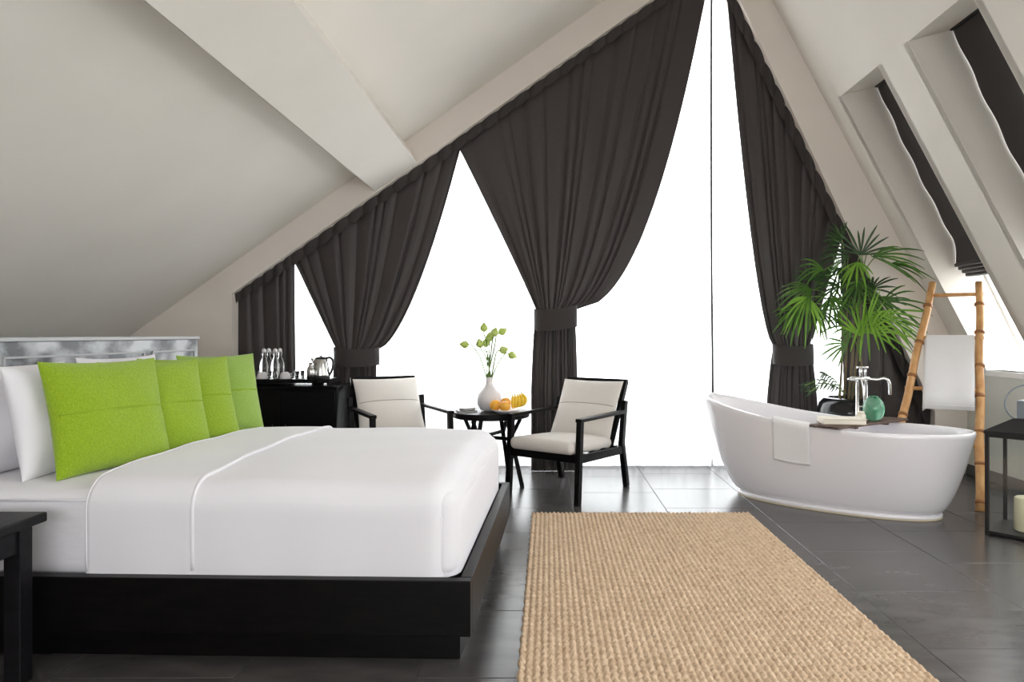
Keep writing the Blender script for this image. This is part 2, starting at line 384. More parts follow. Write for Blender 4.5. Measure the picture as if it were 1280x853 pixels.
# sloping recess windows: those with roman blinds, then unseen ones added for daylight
SKL = ['sloping recess window beside the gable wall, behind the bamboo ladder', 'sloping recess window half covered by a blind, cut by the right photo edge',
       'unseen recess window added for daylight, level with the bed foot', 'unseen recess window added for daylight, level with the near rug end', 'unseen recess window added for daylight, beside the viewer']
BLL = ['dark roman blind with a gathered foot in the recess behind the ladder', 'dark roman blind in the recess nearest the viewer']
for k, (a, b) in enumerate(RECS):
    wn = thing('window_%d' % (k + 2), SKL[k], 'window', (4.0, (a + b) / 2, KZ)); wn['kind'] = 'structure'
    def wp(z, off): # point on the window plane
        f = (z - KZ) / (ZT - KZ); return sx(z) + off + 0.02 * f, z + (OZ * f - 0.03 * (1 - f)) * off / OX
    e0, e1 = wp(KZ, OX), wp(ZT, OX)
    P = [Vector((e0[0], a, e0[1])), Vector((e0[0], b, e0[1])), Vector((e1[0], b, e1[1])), Vector((e1[0], a, e1[1]))]
    for p, q in zip(P, P[1:] + P[:1]):
        V, Fc = bar(p, q, 0.06, 0.06, 0.004, up=(0.88, 0, 0.47)); link_mesh('frame', loc_of(wn, V), Fc, 'frame_white', wn)
    V, Fc = slab([tuple(p) for p in P], (1, 0, 0.53), 0.006); link_mesh('pane', loc_of(wn, V), Fc, 'pane', wn)
    V, Fc = boxg((KX - 0.01, a, KZ - 0.05), (KX + OX + 0.02, b, KZ - 0.0), 0.003); link_mesh('sill', loc_of(wn, V), Fc, 'white_paint', wn)
    if k > 1: continue
    bl = thing('roman_blind', BLL[k], 'blind', (3.5, (a + b) / 2, 1.9), group='roman blinds in the sloping windows')
    zb = 1.93; nv = 90; rows = []
    for i in range(nv + 1):
        s = i / nv; z = 3.42 + (zb - 3.42) * s
        bulge = 0.007 * math.sin(s * 26) + 0.02 * math.sin(s * PI) + (0.09 * max(0, (s - 0.86) / 0.14) ** 1.5)
        x, z2 = wp(z, 0.30); row = []
        for j in range(13):
            y = a + 0.012 + (b - a - 0.024) * j / 12
            row.append((x - 0.88 * bulge, y, z2 - 0.47 * bulge - 0.015 * math.sin(j / 12 * PI) * s))
        rows.append(row)
    rows = np.array(rows); rows2 = rows + np.array([0.012, 0, 0.006])
    g = join(grid(rows), (grid(rows2)[0], flip(grid(rows2)[1])))
    link_mesh('blind_fabric', loc_of(bl, g[0]), g[1], 'blind', bl, True)
    for q in range(4):
        x, z2 = wp(1.90 - 0.028 * q, 0.28 - 0.03 * (3 - q) * 0.6)
        g = rbox((x - 0.055, a + 0.03 + 0.012 * q, z2 - 0.02), (x + 0.04, b - 0.03, z2 + 0.016), 0.016, (4, 10, 2))
        link_mesh('fold', loc_of(bl, g[0]), g[1], 'blind', bl, True)
    x, z2 = wp(3.42, 0.29)
    g = boxg((x - 0.02, a + 0.03, z2 - 0.01), (x + 0.03, b - 0.02, z2 + 0.025), 0.004); link_mesh('headrail', loc_of(bl, g[0]), g[1], 'black_metal', bl)
    for dy in (0.10, 0.15):
        x1, z1 = wp(2.1, 0.17); x2, z2 = wp(1.70, 0.17)
        g = tube([(x1, a + dy, z1), ((x1 + x2) / 2, a + dy + .005, (z1 + z2) / 2), (x2, a + dy, z2)], 0.004, 6); link_mesh('cord', loc_of(bl, g[0]), g[1], 'cord_white', bl)

# ================================================================== CURTAINS
def wrow(pxs, pys, Y, dy):
    Yv = Y + dy; return np.stack([(pxs - CX) / F * Y, Yv, H - (pys - CY) / F * Y], -1)
def foldwave(u, nf, seed):
    rg = np.random.default_rng(seed); ph = rg.uniform(0, 2 * PI, 4)
    uu = u + 0.30 / nf * np.sin(2 * PI * u * nf * 0.23 + ph[0]) + 0.22 / nf * np.sin(2 * PI * u * nf * 0.41 + ph[1])
    ws = 0.35 * np.sin(2 * PI * nf * uu + ph[2]) + 0.65 * (2 * np.abs(np.sin(PI * nf * uu + ph[2] / 2 - PI / 4)) - 1)
    return ws * (0.75 + 0.25 * np.sin(2 * PI * u * nf * 0.37 + ph[3])), uu
YC = 6.485
def drape(label, t0, t1, tie, pl, pr, nf, hem, seed, mtl='drape', amp=0.05, headh=30, tie_drop=0, midbulge=0):
    """t0,t1 pixel ends of the heading; tie=(xl,xr,y0,y1) or None; hem=(xl,xr,y)"""
    base = at((hem[0] + hem[1]) / 2, 590, YC)
    th = thing('blackout_curtain', label, 'curtain', (base.x, YC, 0.01), group='dark tied-back curtains of the gable window')
    nc = int(nf * 16); u = np.linspace(0, 1, nc + 1); wv, uu = foldwave(u, nf, seed)
    xt = t0[0] + (t1[0] - t0[0]) * u; yt = t0[1] + (t1[1] - t0[1]) * u - 6
    rows = []
    floor_y = CY + F * (H - 0.003) / YC
    if tie:
        xl, xr, ya, yb2 = tie; p = pl + (pr - pl) * u
        xb = xl + (xr - xl) * u
        for s in np.linspace(0, 1, 46):
            vv = s; y = yt + (ya + 4 - yt) * vv; g = (1 - vv) ** p
            x = xb + (xt - xb) * g
            A = amp * (0.45 + 0.75 * math.sin(min(1, vv * 1.3) * PI * 0.5)) * (1 - 0.35 * vv ** 6)
            bow = -0.05 * vv ** 3 * np.sin(u * PI) 
            rows.append(wrow(x, y, YC, -wv * A + bow))
        for s in np.linspace(0.04, 1, 26):
            y = ya + 4 + (floor_y - ya - 4) * s
            sp = min(1, s * 2.2); hl = hem[0] + (0) ; hr = hem[1]
            x = (xl + (hl - xl) * sp ** 0.6) + ((xr + (hr - xr) * sp ** 0.6) - (xl + (hl - xl) * sp ** 0.6)) * u
            bow = -0.05 * max(0, 1 - s * 4) * np.sin(u * PI)
            rows.append(wrow(x, np.full_like(u, y), YC, -wv * amp * 0.9 + bow))
    else:
        for s in np.linspace(0, 1, 50):
            y = yt + (floor_y - yt) * s
            xb = hem[0] + (hem[1] - hem[0]) * u
            x = xb + (xt - xb) * (1 - s) ** (pl + (pr - pl) * u)
            rows.append(wrow(x, y, YC, -wv * amp * (0.5 + 0.5 * min(1, s * 3))))
    P = np.array(rows); P2 = P + np.array([0, 0.008, 0])
    V, Fc = grid(P); link_mesh('drape', loc_of(th, V), flip(Fc), mtl, th, True)
    # pleated heading
    rows = []; npl = max(4, int(nf * 1.25)); hw = np.abs(np.sin(PI * npl * u)) ** 0.6
    for s in np.linspace(0, 1, 9):
        y = yt - 18 + (headh + 12 + 3 * np.sin(PI * npl * u) ** 2) * s; lean = 0
        rows.append(wrow(xt, y, YC - 0.052, -0.045 * hw * math.sin(PI * (0.12 + 0.86 * s)) ** 0.7 + 0.008))
    V, Fc = grid(np.array(rows)); link_mesh('heading', loc_of(th, V), flip(Fc), 'drape_dark', th, True)
    if tie:
        xl, xr, ya, yb2 = tie; a0 = at(xl - 3, ya, YC); a1 = at(xr + 3, ya, YC); cx = (a0.x + a1.x) / 2; rx = (a1.x - a0.x) / 2
        rows = []
        for s in np.linspace(0, 1, 7):
            z = H - (ya + (yb2 - ya) * s - CY) / F * YC; rr = []
            for k in range(40):
                an = 2 * PI * k / 40; c = math.cos(an); q = 1 + 0.02 * math.sin(an * 3 + s * 2)
                rr.append((cx + rx * q * c, YC - 0.035 + 0.085 * math.sin(an) * q, z - 0.03 * tie_drop * c - 0.02 * (math.sin(an) < 0) * math.sin(an) ** 2 + 0.012 * math.sin(PI * s)))
            rows.append(rr)
        P = np.array(rows); V, Fc = grid(P, True); link_mesh('tieback', loc_of(th, V), flip(Fc), 'drape_dark', th, True)
    return th
drape('dark curtain hanging straight at the far left, behind the glass bottles', (287, 364), (368, 311), None, 1.0, 0.25, 5, (300, 376, 590), 3)
drape('dark tied-back curtain behind the left chair and kettle', (360, 316), (584, 159), (421, 472, 434, 456), 1.0, 0.62, 10, (414, 470, 590), 5)
drape('widest dark curtain, tied back behind the right chair, left of the window gap', (564, 172), (893, -58), (670, 718, 384, 411), 1.05, 0.46, 14, (664, 722, 590), 8, tie_drop=-0.6)
drape('dark curtain on the steep side, tied back behind the bathtub and palm', (905, -40), (1058, 284), (967, 1012, 430, 455), 0.62, 1.0, 10, (958, 1022, 590), 12, headh=44)
drape('short dark curtain in the low right corner behind the palm pot', (1050, 268), (1164, 508), None, 0.8, 1.0, 6, (1056, 1158, 590), 15, headh=46)
# curtain tracks
tr = thing('curtain_track', 'thin dark track along the left slope of the gable opening', 'track', (-0.6, 6.50, 3.2))
V, Fc = bar((-2.9, 6.50, 1.68), (1.55, 6.50, 4.80), 0.02, 0.025, 0.003); link_mesh('rail', loc_of(tr, V), Fc, 'cord', tr)
tr = thing('curtain_track', 'thin dark track along the steep right slope of the gable opening', 'track', (2.6, 6.50, 2.6))
V, Fc = bar((1.60, 6.50, 4.76), (3.56, 6.50, 0.62), 0.02, 0.025, 0.003); link_mesh('rail', loc_of(tr, V), Fc, 'cord', tr)
# sheers
YS = 6.66
def sheer(label, xa, xb, nf, seed, top):
    b = at((xa + xb) / 2, 590, YS)
    th = thing('sheer_curtain', label, 'curtain', (b.x, YS, 0.01), group='white sheer curtains of the gable window')
    nc = nf * 10; u = np.linspace(0, 1, nc + 1); wv, uu = foldwave(u, nf, seed); px = xa + (xb - xa) * u
    X = (px - CX) / F * YS; rows = []
    zt = np.array([oz(x) - 0.02 for x in X])
    for s in np.linspace(0, 1, 60):
        z = zt + (0.014 - zt) * s
        dy = wv * (0.02 + 0.03 * s)
        rows.append(np.stack([X + 0.012 * s * np.sin(u * 40 + seed), YS + dy, z], -1))
    V, Fc = grid(np.array(rows)); link_mesh('sheer_fabric', loc_of(th, V), flip(Fc), 'sheer', th, True)
    rows = [rows[-3] + np.array([0, -0.004, 0]), rows[-1] + np.array([0, -0.004, 0])]
    V, Fc = grid(np.array(rows)); link_mesh('hem', loc_of(th, V), flip(Fc), 'sheer', th, True)
sheer('white sheer curtain panel behind the left chair', 304, 690, 24, 1, None)
sheer('white sheer curtain panel between the right chair and the bathtub', 688, 891, 16, 2, None)
sheer('white sheer curtain panel behind the bathtub and palm', 893, 1150, 18, 4, None)
cdt = thing('pull_wand', 'thin dark curtain pull wand hanging in the bright window gap', 'curtain wand', tuple(at(891, 506, 6.50)))
g = tube(spline([at(889.5, -40, 6.50), at(889, 120, 6.50), at(889.5, 330, 6.50), at(890.5, 430, 6.50), at(891, 500, 6.50)], 20), 0.011, 8)
link_mesh('shaft', loc_of(cdt, g[0]), g[1], 'cord', cdt, True)
g = tube([at(891, 498, 6.50), at(891, 508, 6.50)], [0.010, 0.013], 8); link_mesh('grip', loc_of(cdt, g[0]), g[1], 'cord', cdt, True)

# ================================================================== RUG
nx, ny = 300, 620; RX0, RX1, RY0, RY1 = -0.117, 1.456, 1.95, 4.93
xs = np.linspace(RX0, RX1, nx + 1); ys = np.linspace(RY0, RY1, ny + 1); Xg, Yg = np.meshgrid(xs, ys)
cw, ch = 0.0297, 0.0262; row = np.floor((Yg - RY0) / ch)
hgt = np.abs(np.sin(PI * ((Xg - RX0) / cw + 0.12 * (row % 2)))) ** 0.7 * np.abs(np.sin(PI * (Yg - RY0) / ch)) ** 0.6
cell = np.floor((Xg - RX0) / cw + 0.12 * (row % 2)); jit = np.sin(cell * 12.9898 + row * 78.233) * 43758.5453; jit = jit - np.floor(jit)
edge = np.minimum.reduce([Xg - RX0, RX1 - Xg, Yg - RY0, RY1 - Yg])
Zg = 0.003 + (0.013 + 0.006 * jit) * hgt; Zg[edge < 1e-6] = 0.001
Xj = Xg + (edge < 1e-6) * 0.004 * np.sin(Yg * 60) * ((np.abs(Xg - RX0) < 1e-6) | (np.abs(Xg - RX1) < 1e-6))
P = np.stack([Xj, Yg, Zg], -1); V = P.reshape(-1, 3)
me = bpy.data.meshes.new('woven_rug'); R_, C_n = P.shape[:2]
ii = (np.arange(R_ - 1)[:, None] * C_n + np.arange(C_n - 1)[None, :]).ravel(); Q = np.stack([ii, ii + 1, ii + 1 + C_n, ii + C_n], 1)
me.vertices.add(len(V)); me.vertices.foreach_set('co', V.ravel()); me.loops.add(Q.size); me.loops.foreach_set('vertex_index', Q.ravel().astype(np.int32))
me.polygons.add(len(Q)); me.polygons.foreach_set('loop_start', np.arange(0, Q.size, 4, dtype=np.int32)); me.polygons.foreach_set('use_smooth', np.ones(len(Q), bool))
me.update(); me.validate(); me.materials.append(M['jute'])
rug = bpy.data.objects.new('woven_rug', me); COL.objects.link(rug); tag(rug, 'long tan chunky-woven jute rug on the dark floor', 'rug'); center_origin(rug)
rug.location.z = 0.0005

# ================================================================== BED
BR = math.radians(-1.7); B0 = (-0.299, 2.63, 0)
BW, BL_ = 1.765, 2.3
bed = thing('platform_bed', 'low black wooden platform bed with a wide rim', 'bed', B0, BR)
def bp(g, name, m, par=bed, sm=False): return link_mesh(name, g[0], g[1], m, par, sm)
bp(boxg((-BL_, 0, 0.131), (0, 0.045, 0.347), 0.004), 'side_rail', 'blackwood')
bp(boxg((-BL_, BW - 0.045, 0.131), (0, BW, 0.347), 0.004), 'side_rail', 'blackwood')
bp(boxg((-0.045, 0.0455, 0.131), (0.0, BW - 0.0455, 0.347), 0.004), 'foot_rail', 'blackwood')
bp(boxg((-BL_, 0.0455, 0.131), (-BL_ + 0.04, BW - 0.0455, 0.347), 0.004), 'head_rail', 'blackwood')
bp(boxg((-BL_ + 0.04, 0.0455, 0.25), (-0.0455, BW - 0.0455, 0.31), 0.002), 'slat_base', 'blackwood')
bp(boxg((-BL_ + 0.05, 0.095, 0.0), (-0.055, BW - 0.095, 0.131), 0.003), 'plinth', 'blackwood')
hb = thing('headboard', 'wide grey marbled headboard with pale moulding behind the pillows', 'headboard', (B0[0] + -(BL_ + .045), B0[1] + 0.9, 0), BR)
MATS[hb.name] = Matrix.Translation(Vector((B0[0] - (BL_ + .045), B0[1] + 0.9, 0))) @ Matrix.Rotation(BR, 4, 'Z')
hy0, hy1 = -1.35, 1.50
link_mesh('panel', *boxg((-0.04, hy0, 0), (0.02, hy1, 1.262), 0.003), 'headboard_print', hb)
link_mesh('top_cap', *boxg((-0.05, hy0 - 0.01, 1.2625), (0.03, hy1 + 0.01, 1.285), 0.004), 'headboard_trim', hb)
def mould(y0, y1, z0, z1):
    for g in (boxg((0.0205, y0, z1 - 0.012), (0.030, y1, z1), 0.003), boxg((0.0205, y0, z0), (0.030, y1, z0 + 0.012), 0.003),
              boxg((0.0205, y0, z0), (0.030, y0 + 0.012, z1), 0.003), boxg((0.0205, y1 - 0.012, z0), (0.030, y1, z1), 0.003)):
        link_mesh('moulding', *g, 'headboard_trim', hb)
mould(hy0 + 0.05, -0.32, 0.45, 1.19); mould(-0.24, 0.86, 0.45, 1.19); mould(0.94, hy1 - 0.05, 0.45, 1.19)
# mattress + duvet (in the bed's frame)
def bedthing(name, label, cat): return thing(name, label, cat, B0, BR)
def crown(V, x0, x1, y0, y1, amt, seed, wr=0.004, top=0.6):
    u = np.clip((V[:, 0] - x0) / (x1 - x0), 0, 1); v = np.clip((V[:, 1] - y0) / (y1 - y0), 0, 1)
    k = np.clip((V[:, 2] - 0.36) / (top - 0.36), 0, 1)
    V = V.copy(); V[:, 2] += amt * k * (np.sin(PI * v) ** 0.7) * (0.6 + 0.4 * np.sin(PI * np.clip(u, 0.15, 0.85)))
    V[:, 2] += wr * k * (np.sin(9 * V[:, 0] + 3 * V[:, 1] + seed) + np.sin(13 * V[:, 1] - 5 * V[:, 0] + seed))
    V[:, 1] += wr * (1 - k) * np.sin(17 * V[:, 0] + seed) * 1.0
    return V
mt = bedthing('mattress', 'white sheeted mattress under the duvet on the black platform', 'mattress')
bp(rbox((-BL_ + 0.05, 0.065, 0.312), (-0.062, BW - 0.065, 0.665), 0.07, (40, 40, 10), lambda V: crown(V, -2.2, -.06, 0, BW, 0.025, 1, 0.002)), 'mattress_body', 'sheet_white', mt, True)
bp(tube([(-BL_ + .1, 0.066, 0.63), (-1.6, 0.064, 0.632), (-0.2, 0.066, 0.63)], 0.006, 6), 'piping', 'sheet_white', mt, True)
dv = bedthing('duvet', 'smooth white duvet tucked over the bed with a turned-down top', 'duvet')
bp(rbox((-1.60, 0.048, 0.10), (-0.075, BW - 0.048, 0.70), 0.11, (50, 50, 24), lambda V: crown(np.column_stack([V[:, 0], V[:, 1], np.maximum(V[:, 2], 0.335)]), -1.6, -.06, 0, BW, 0.036, 2, 0.003)), 'duvet_body', 'linen_white', dv, True)
bp(rbox((-1.665, 0.0465, 0.10), (-1.01, BW - 0.0465, 0.708), 0.115, (24, 50, 24), lambda V: crown(np.column_stack([np.clip(V[:, 0], -1.548, -1.115), V[:, 1], np.maximum(V[:, 2], 0.335)]), -1.9, -.6, 0, BW, 0.036, 2, 0.003)), 'turned_down_fold', 'linen_white', dv, True)
prof = []
for t in np.linspace(0, 1, 60):
    y = 0.030 + (BW - 0.06) * t
    prof.append(y)
def over(x, inset, top, r, off):
    pts = []; y0, y1 = inset, BW - inset
    for z in np.linspace(0.36, top - r, 6): pts.append((y0 - off, z))
    for a in np.linspace(0, PI / 2, 8)[1:]: pts.append((y0 + r - (r + off) * math.cos(a), top - r + (r + off) * math.sin(a)))
    for y in np.linspace(y0 + r, y1 - r, 20)[1:]: pts.append((y, top + off))
    for a in np.linspace(PI / 2, 0, 8)[1:]: pts.append((y1 - r + (r + off) * math.cos(a), top - r + (r + off) * math.sin(a)))
    for z in np.linspace(top - r, 0.36, 6)[1:]: pts.append((y1 + off, z))
    P = np.array([(x, p[0], p[1]) for p in pts])
    return P
for (xx, rr) in ((-1.117, 0.0085), (-1.546, 0.006)):
    P = over(xx, 0.050, 0.706, 0.115, 0.0); P = crown(P, -1.9, -.6, 0, BW, 0.036, 2, 0.003)
    bp(tube([tuple(p) for p in P], rr, 8), 'fold_seam', 'linen_white', dv, True)
bp(rbox((-0.30, 0.058, 0.10), (-0.056, BW - 0.058, 0.665), 0.10, (10, 40, 24), lambda V: crown(np.column_stack([V[:, 0], V[:, 1], np.maximum(V[:, 2], 0.335)]), -1.6, -.06, 0, BW, 0.03, 4, 0.006)), 'corner_tuck', 'linen_white', dv, True)
# pillows and cushions
def cushion(name, label, cat, BL, BRt, zb, wd, ht, th, lean, mtl, group, seam=None, seed=0, roll=0.0, wob=0.004):
    r = Vector((BRt[0] - BL[0], BRt[1] - BL[1], 0)).normalized(); n = Vector((r.y, -r.x, 0))
    l = math.radians(lean); upv = Vector((0, 0, 1)) * math.cos(l) - n * math.sin(l); nn = n * math.cos(l) + Vector((0, 0, 1)) * math.sin(l)
    if roll:
        R = Matrix.Rotation(math.radians(roll), 3, nn); r = R @ r; upv = R @ upv
    o = Vector(((BL[0] + BRt[0]) / 2, (BL[1] + BRt[1]) / 2, zb)); A = frame4(o, r, upv, nn)
    g = pillow(wd, ht, th, groove=seam, wob=wob, seed=seed)
    ob = link_mesh(name, g[0], g[1], mtl, None, True); ob.matrix_world = A; tag(ob, label, cat, group)
    if seam is not None:
        U = np.linspace(-0.93, 0.93, 30); T = th / 2 * np.clip(1 - np.abs(U) ** 2.4, 0, 1) ** 0.55
        yv = ht / 2 + seam * ht / 2
        pts = [(u * wd / 2 * (1 - 0.06 * u * u), yv, t * 0.985 - 0.004) for u, t in zip(U, T)]
        s = link_mesh('seam', *tube(pts, 0.005, 6), 'green_seam' if 'green' in mtl else 'cream_piping', ob, True)
    return ob
ZB = 0.672
gw = 'white pillows against the headboard'
cushion('bed_pillow', 'white pillow standing at the near end, right behind the largest green cushion', 'pillow', (-2.22, 2.87), (-2.16, 3.55), ZB, 0.66, 0.50, 0.20, 12, 'linen_white', gw, seed=1, wob=0.02)
cushion('bed_pillow', 'white pillow at the photo edge, nearest the headboard', 'pillow', (-2.45, 2.84), (-2.40, 3.52), ZB, 0.66, 0.50, 0.18, 10, 'linen_white', gw, seed=2, wob=0.012)
cushion('bed_pillow', 'white pillow at the far end behind the green cushions', 'pillow', (-2.21, 3.60), (-2.14, 4.28), ZB, 0.66, 0.50, 0.17, 12, 'linen_white', gw, seed=3, wob=0.012)
cushion('bed_pillow', 'white pillow at the far end touching the headboard', 'pillow', (-2.41, 3.58), (-2.37, 4.26), ZB, 0.66, 0.51, 0.17, 9, 'linen_white', gw, seed=4, wob=0.012)
gg = 'green velvet cushions on the bed'
cushion('throw_cushion', 'largest lime green velvet cushion, nearest the viewer', 'cushion', (-2.085, 2.91), (-1.885, 3.41), ZB, 0.56, 0.525, 0.17, 14, 'velvet_green', gg, 0.06, 11)
cushion('throw_cushion', 'second green velvet cushion from the viewer, half hidden by the largest', 'cushion', (-2.07, 3.26), (-1.83, 3.71), ZB, 0.53, 0.51, 0.14, 15, 'velvet_green', gg, 0.06, 12)
cushion('throw_cushion', 'third green velvet cushion from the viewer', 'cushion', (-2.07, 3.57), (-1.80, 4.01), ZB + .01, 0.52, 0.51, 0.14, 17, 'velvet_green', gg, 0.06, 13)
cushion('throw_cushion', 'palest green cushion, farthest from the viewer beside the minibar', 'cushion', (-2.07, 3.92), (-1.80, 4.34), ZB + .01, 0.50, 0.51, 0.14, 14, 'velvet_green_pale', gg, 0.06, 14)
# nightstand
ns = thing('nightstand', 'black wooden nightstand cut by the left photo edge', 'nightstand', (-2.2, 2.28, 0))
def npart(g, name): return link_mesh(name, loc_of(ns, g[0]), g[1], 'nightwood', ns)
npart(boxg((-2.50, 1.98, 0.588), (-1.905, 2.60, 0.625), 0.006), 'top')
for x in (-2.46, -1.945 - 0.062):
    for y in (2.02, 2.515): npart(boxg((x, y, 0), (x + 0.062, y + 0.062, 0.588), 0.003), 'leg')
npart(boxg((-1.985, 2.082, 0.49), (-1.955, 2.515, 0.588), 0.002), 'apron'); npart(boxg((-2.45, 2.082, 0.49), (-2.42, 2.515, 0.588), 0.002), 'apron')
npart(boxg((-2.398, 2.535, 0.49), (-2.007, 2.56, 0.588), 0.002), 'apron'); npart(boxg((-2.398, 2.03, 0.49), (-2.007, 2.055, 0.588), 0.002), 'apron')

# ================================================================== CHAIRS
def chair(label, c, f, mirror=False):
    """local: +y = facing front, x across"""
    rz = math.atan2(f[1], f[0]) - PI / 2
    t = thing('lounge_chair', label, 'chair', (c[0], c[1], 0), rz, 'lounge chairs by the round table')
    hw, hd = 0.33, 0.36
    P = lambda g, n, m='blackwood', par=t, sm=False: link_mesh(n, g[0], g[1], m, par, sm)
    for s in (-1, 1):
        P(bar((s * hw, hd + .01, 0), (s * hw, hd - .03, 0.632), 0.042, 0.05), 'front_leg')
        P(bar((s * hw, -hd - .06, 0), (s * hw, -hd + .03, 0.40), 0.042, 0.05), 'rear_leg')
        P(bar((s * hw, -hd + .03, 0.36), (s * hw, -hd - .03, 0.735), 0.04, 0.05), 'rear_post')
        P(bar((s * hw, hd - .0, 0.640), (s * hw, -hd - .02, 0.645), 0.055, 0.028, 0.006), 'armrest')
        P(bar((s * hw, hd - .02, 0.345), (s * hw, -hd - .01, 0.325), 0.03, 0.065), 'side_rail')
        P(bar((s * (hw - .045), -0.20, 0.33), (s * (hw - .045), -0.50, 0.90), 0.035, 0.045), 'back_post')
    P(bar((-hw, hd - .02, 0.345), (hw, hd - .02, 0.345), 0.03, 0.065), 'front_rail')
    P(bar((-hw, -hd + .02, 0.325), (hw, -hd + .02, 0.325), 0.03, 0.065), 'rear_rail')
    P(bar((-hw + .03, -0.50, 0.885), (hw - .03, -0.50, 0.885), 0.03, 0.05), 'top_rail')
    for q in range(3): P(bar((-hw + .04, -0.29 - .06 * q, 0.50 + .115 * q), (hw - .04, -0.29 - .06 * q, 0.50 + .115 * q), 0.018, 0.045), 'back_slat')
    for q in range(4): P(bar((-hw, 0.24 - .16 * q, 0.365), (hw, 0.24 - .16 * q, 0.365), 0.05, 0.015, 0.003), 'seat_slat')
    def seatfn(V):
        V = V.copy(); V[:, 2] += -0.035 * (0.42 - V[:, 1]) / 0.7 + 0.018 * np.cos(V[:, 0] * 4.2) * np.clip((V[:, 2] - .38) / .08, 0, 1); return V
    P(rbox((-hw + .028, -0.24, 0.378), (hw - .028, hd + .05, 0.470), 0.045, (16, 16, 4), seatfn), 'seat_cushion', 'cushion_cream', t, True)
    # back cushion
    A = frame4(Vector((0, -0.185, 0.425)), Vector((-1, 0, 0)), Vector((0, -0.455, 0.89)), Vector((0, 0.89, 0.455)))
    g = pillow(0.60, 0.53, 0.15, pinch=0.045, groove=0.06, wob=0.0, seed=3); g = xf(g, A)
    bc = P(g, 'back_cushion', 'cushion_cream', t, True)
    U = np.linspace(-0.94, 0.94, 24); T = 0.075 * np.clip(1 - np.abs(U) ** 2.4, 0, 1) ** 0.55
    pts = [tuple(A @ Vector((u * 0.30 * (1 - .045 * u * u), 0.265 + 0.06 * .265 + .005, tt * 0.985 - .003))) for u, tt in zip(U, T)]
    P(tube(pts, 0.003, 6), 'seam', 'cream_piping', bc, True)
    edge = [(-0.98, -0.98), (-0.98, 0.98), (0.98, 0.98), (0.98, -0.98)]
    return t
chair('black wooden lounge chair with cream cushions in full view, right of the round table', (0.16, 5.667), (-0.564, -0.825))
chair('black wooden lounge chair with cream cushion half hidden behind the bed', (-1.28, 5.90), (0.5, -0.866))

# ================================================================== ROUND TABLE
TC = (-0.495, 5.95)
tb = thing('round_side_table', 'round black wooden side table with splayed legs between the chairs', 'table', (TC[0], TC[1], 0))
P = lambda g, n, m, par, sm=False: link_mesh(n, g[0], g[1], m, par, sm)
P(lathe([(0.30, 0.578), (0.328, 0.582), (0.333, 0.590), (0.333, 0.627), (0.328, 0.633), (0.31, 0.633), (0.01, 0.633)], 48), 'top', 'blackwood', tb, False)
for k in range(4):
    a = math.radians(-27 + 90 * k); c, s = math.cos(a), math.sin(a)
    lg = P(bar((0.31 * c, 0.31 * s, 0), (0.16 * c, 0.16 * s, 0.578), 0.036, 0.040), 'leg', 'blackwood', tb)
    P(bar((0.205 * c, 0.205 * s, 0.42), (0.29 * c, 0.29 * s, 0.578), 0.026, 0.028), 'brace', 'blackwood', lg)
P(bar((-0.2, 0.1, 0.40), (0.2, -0.1, 0.40), 0.025, 0.03), 'stretcher', 'blackwood', tb); P(bar((-0.1, -0.2, 0.43), (0.1, 0.2, 0.43), 0.025, 0.03), 'stretcher', 'blackwood', tb)
TZ = 0.633
va = at(611.5, 505, 5.92)
vase = thing('vase', 'round white ceramic bottle vase on the side table', 'vase', (va.x, 5.93, TZ))
P(lathe([(0.045, 0), (0.075, 0.012), (0.102, 0.055), (0.108, 0.10), (0.098, 0.145), (0.066, 0.185), (0.040, 0.212), (0.030, 0.24), (0.028, 0.268), (0.034, 0.288), (0.031, 0.290), (0.023, 0.268), (0.022, 0.2)], 32), 'body', 'ceramic', vase, True)
P(lathe([(0.030, 0.284), (0.036, 0.288), (0.034, 0.294), (0.026, 0.292)], 24), 'lip', 'ceramic', vase, True)
BUDS = [(582, 431, 'lotus bud reaching furthest left', -1.2, .1), (605, 411, 'tallest upright lotus bud', 0, 1), (627, 415, 'lotus bud tilting right at the top', .9, .5), (618, 417, 'lotus bud just left of the top right bud', .3, .9),
        (612, 423, 'lotus bud in the middle of the bunch', 0, 1), (607, 430, 'lotus bud low in the centre', .1, .8), (600, 431, 'lotus bud low, left of the centre', -.2, .9), (628, 438, 'lotus bud low on the right, beside the drooping one', .9, .2), (639, 444, 'lotus bud drooping furthest right', .9, -.35)]
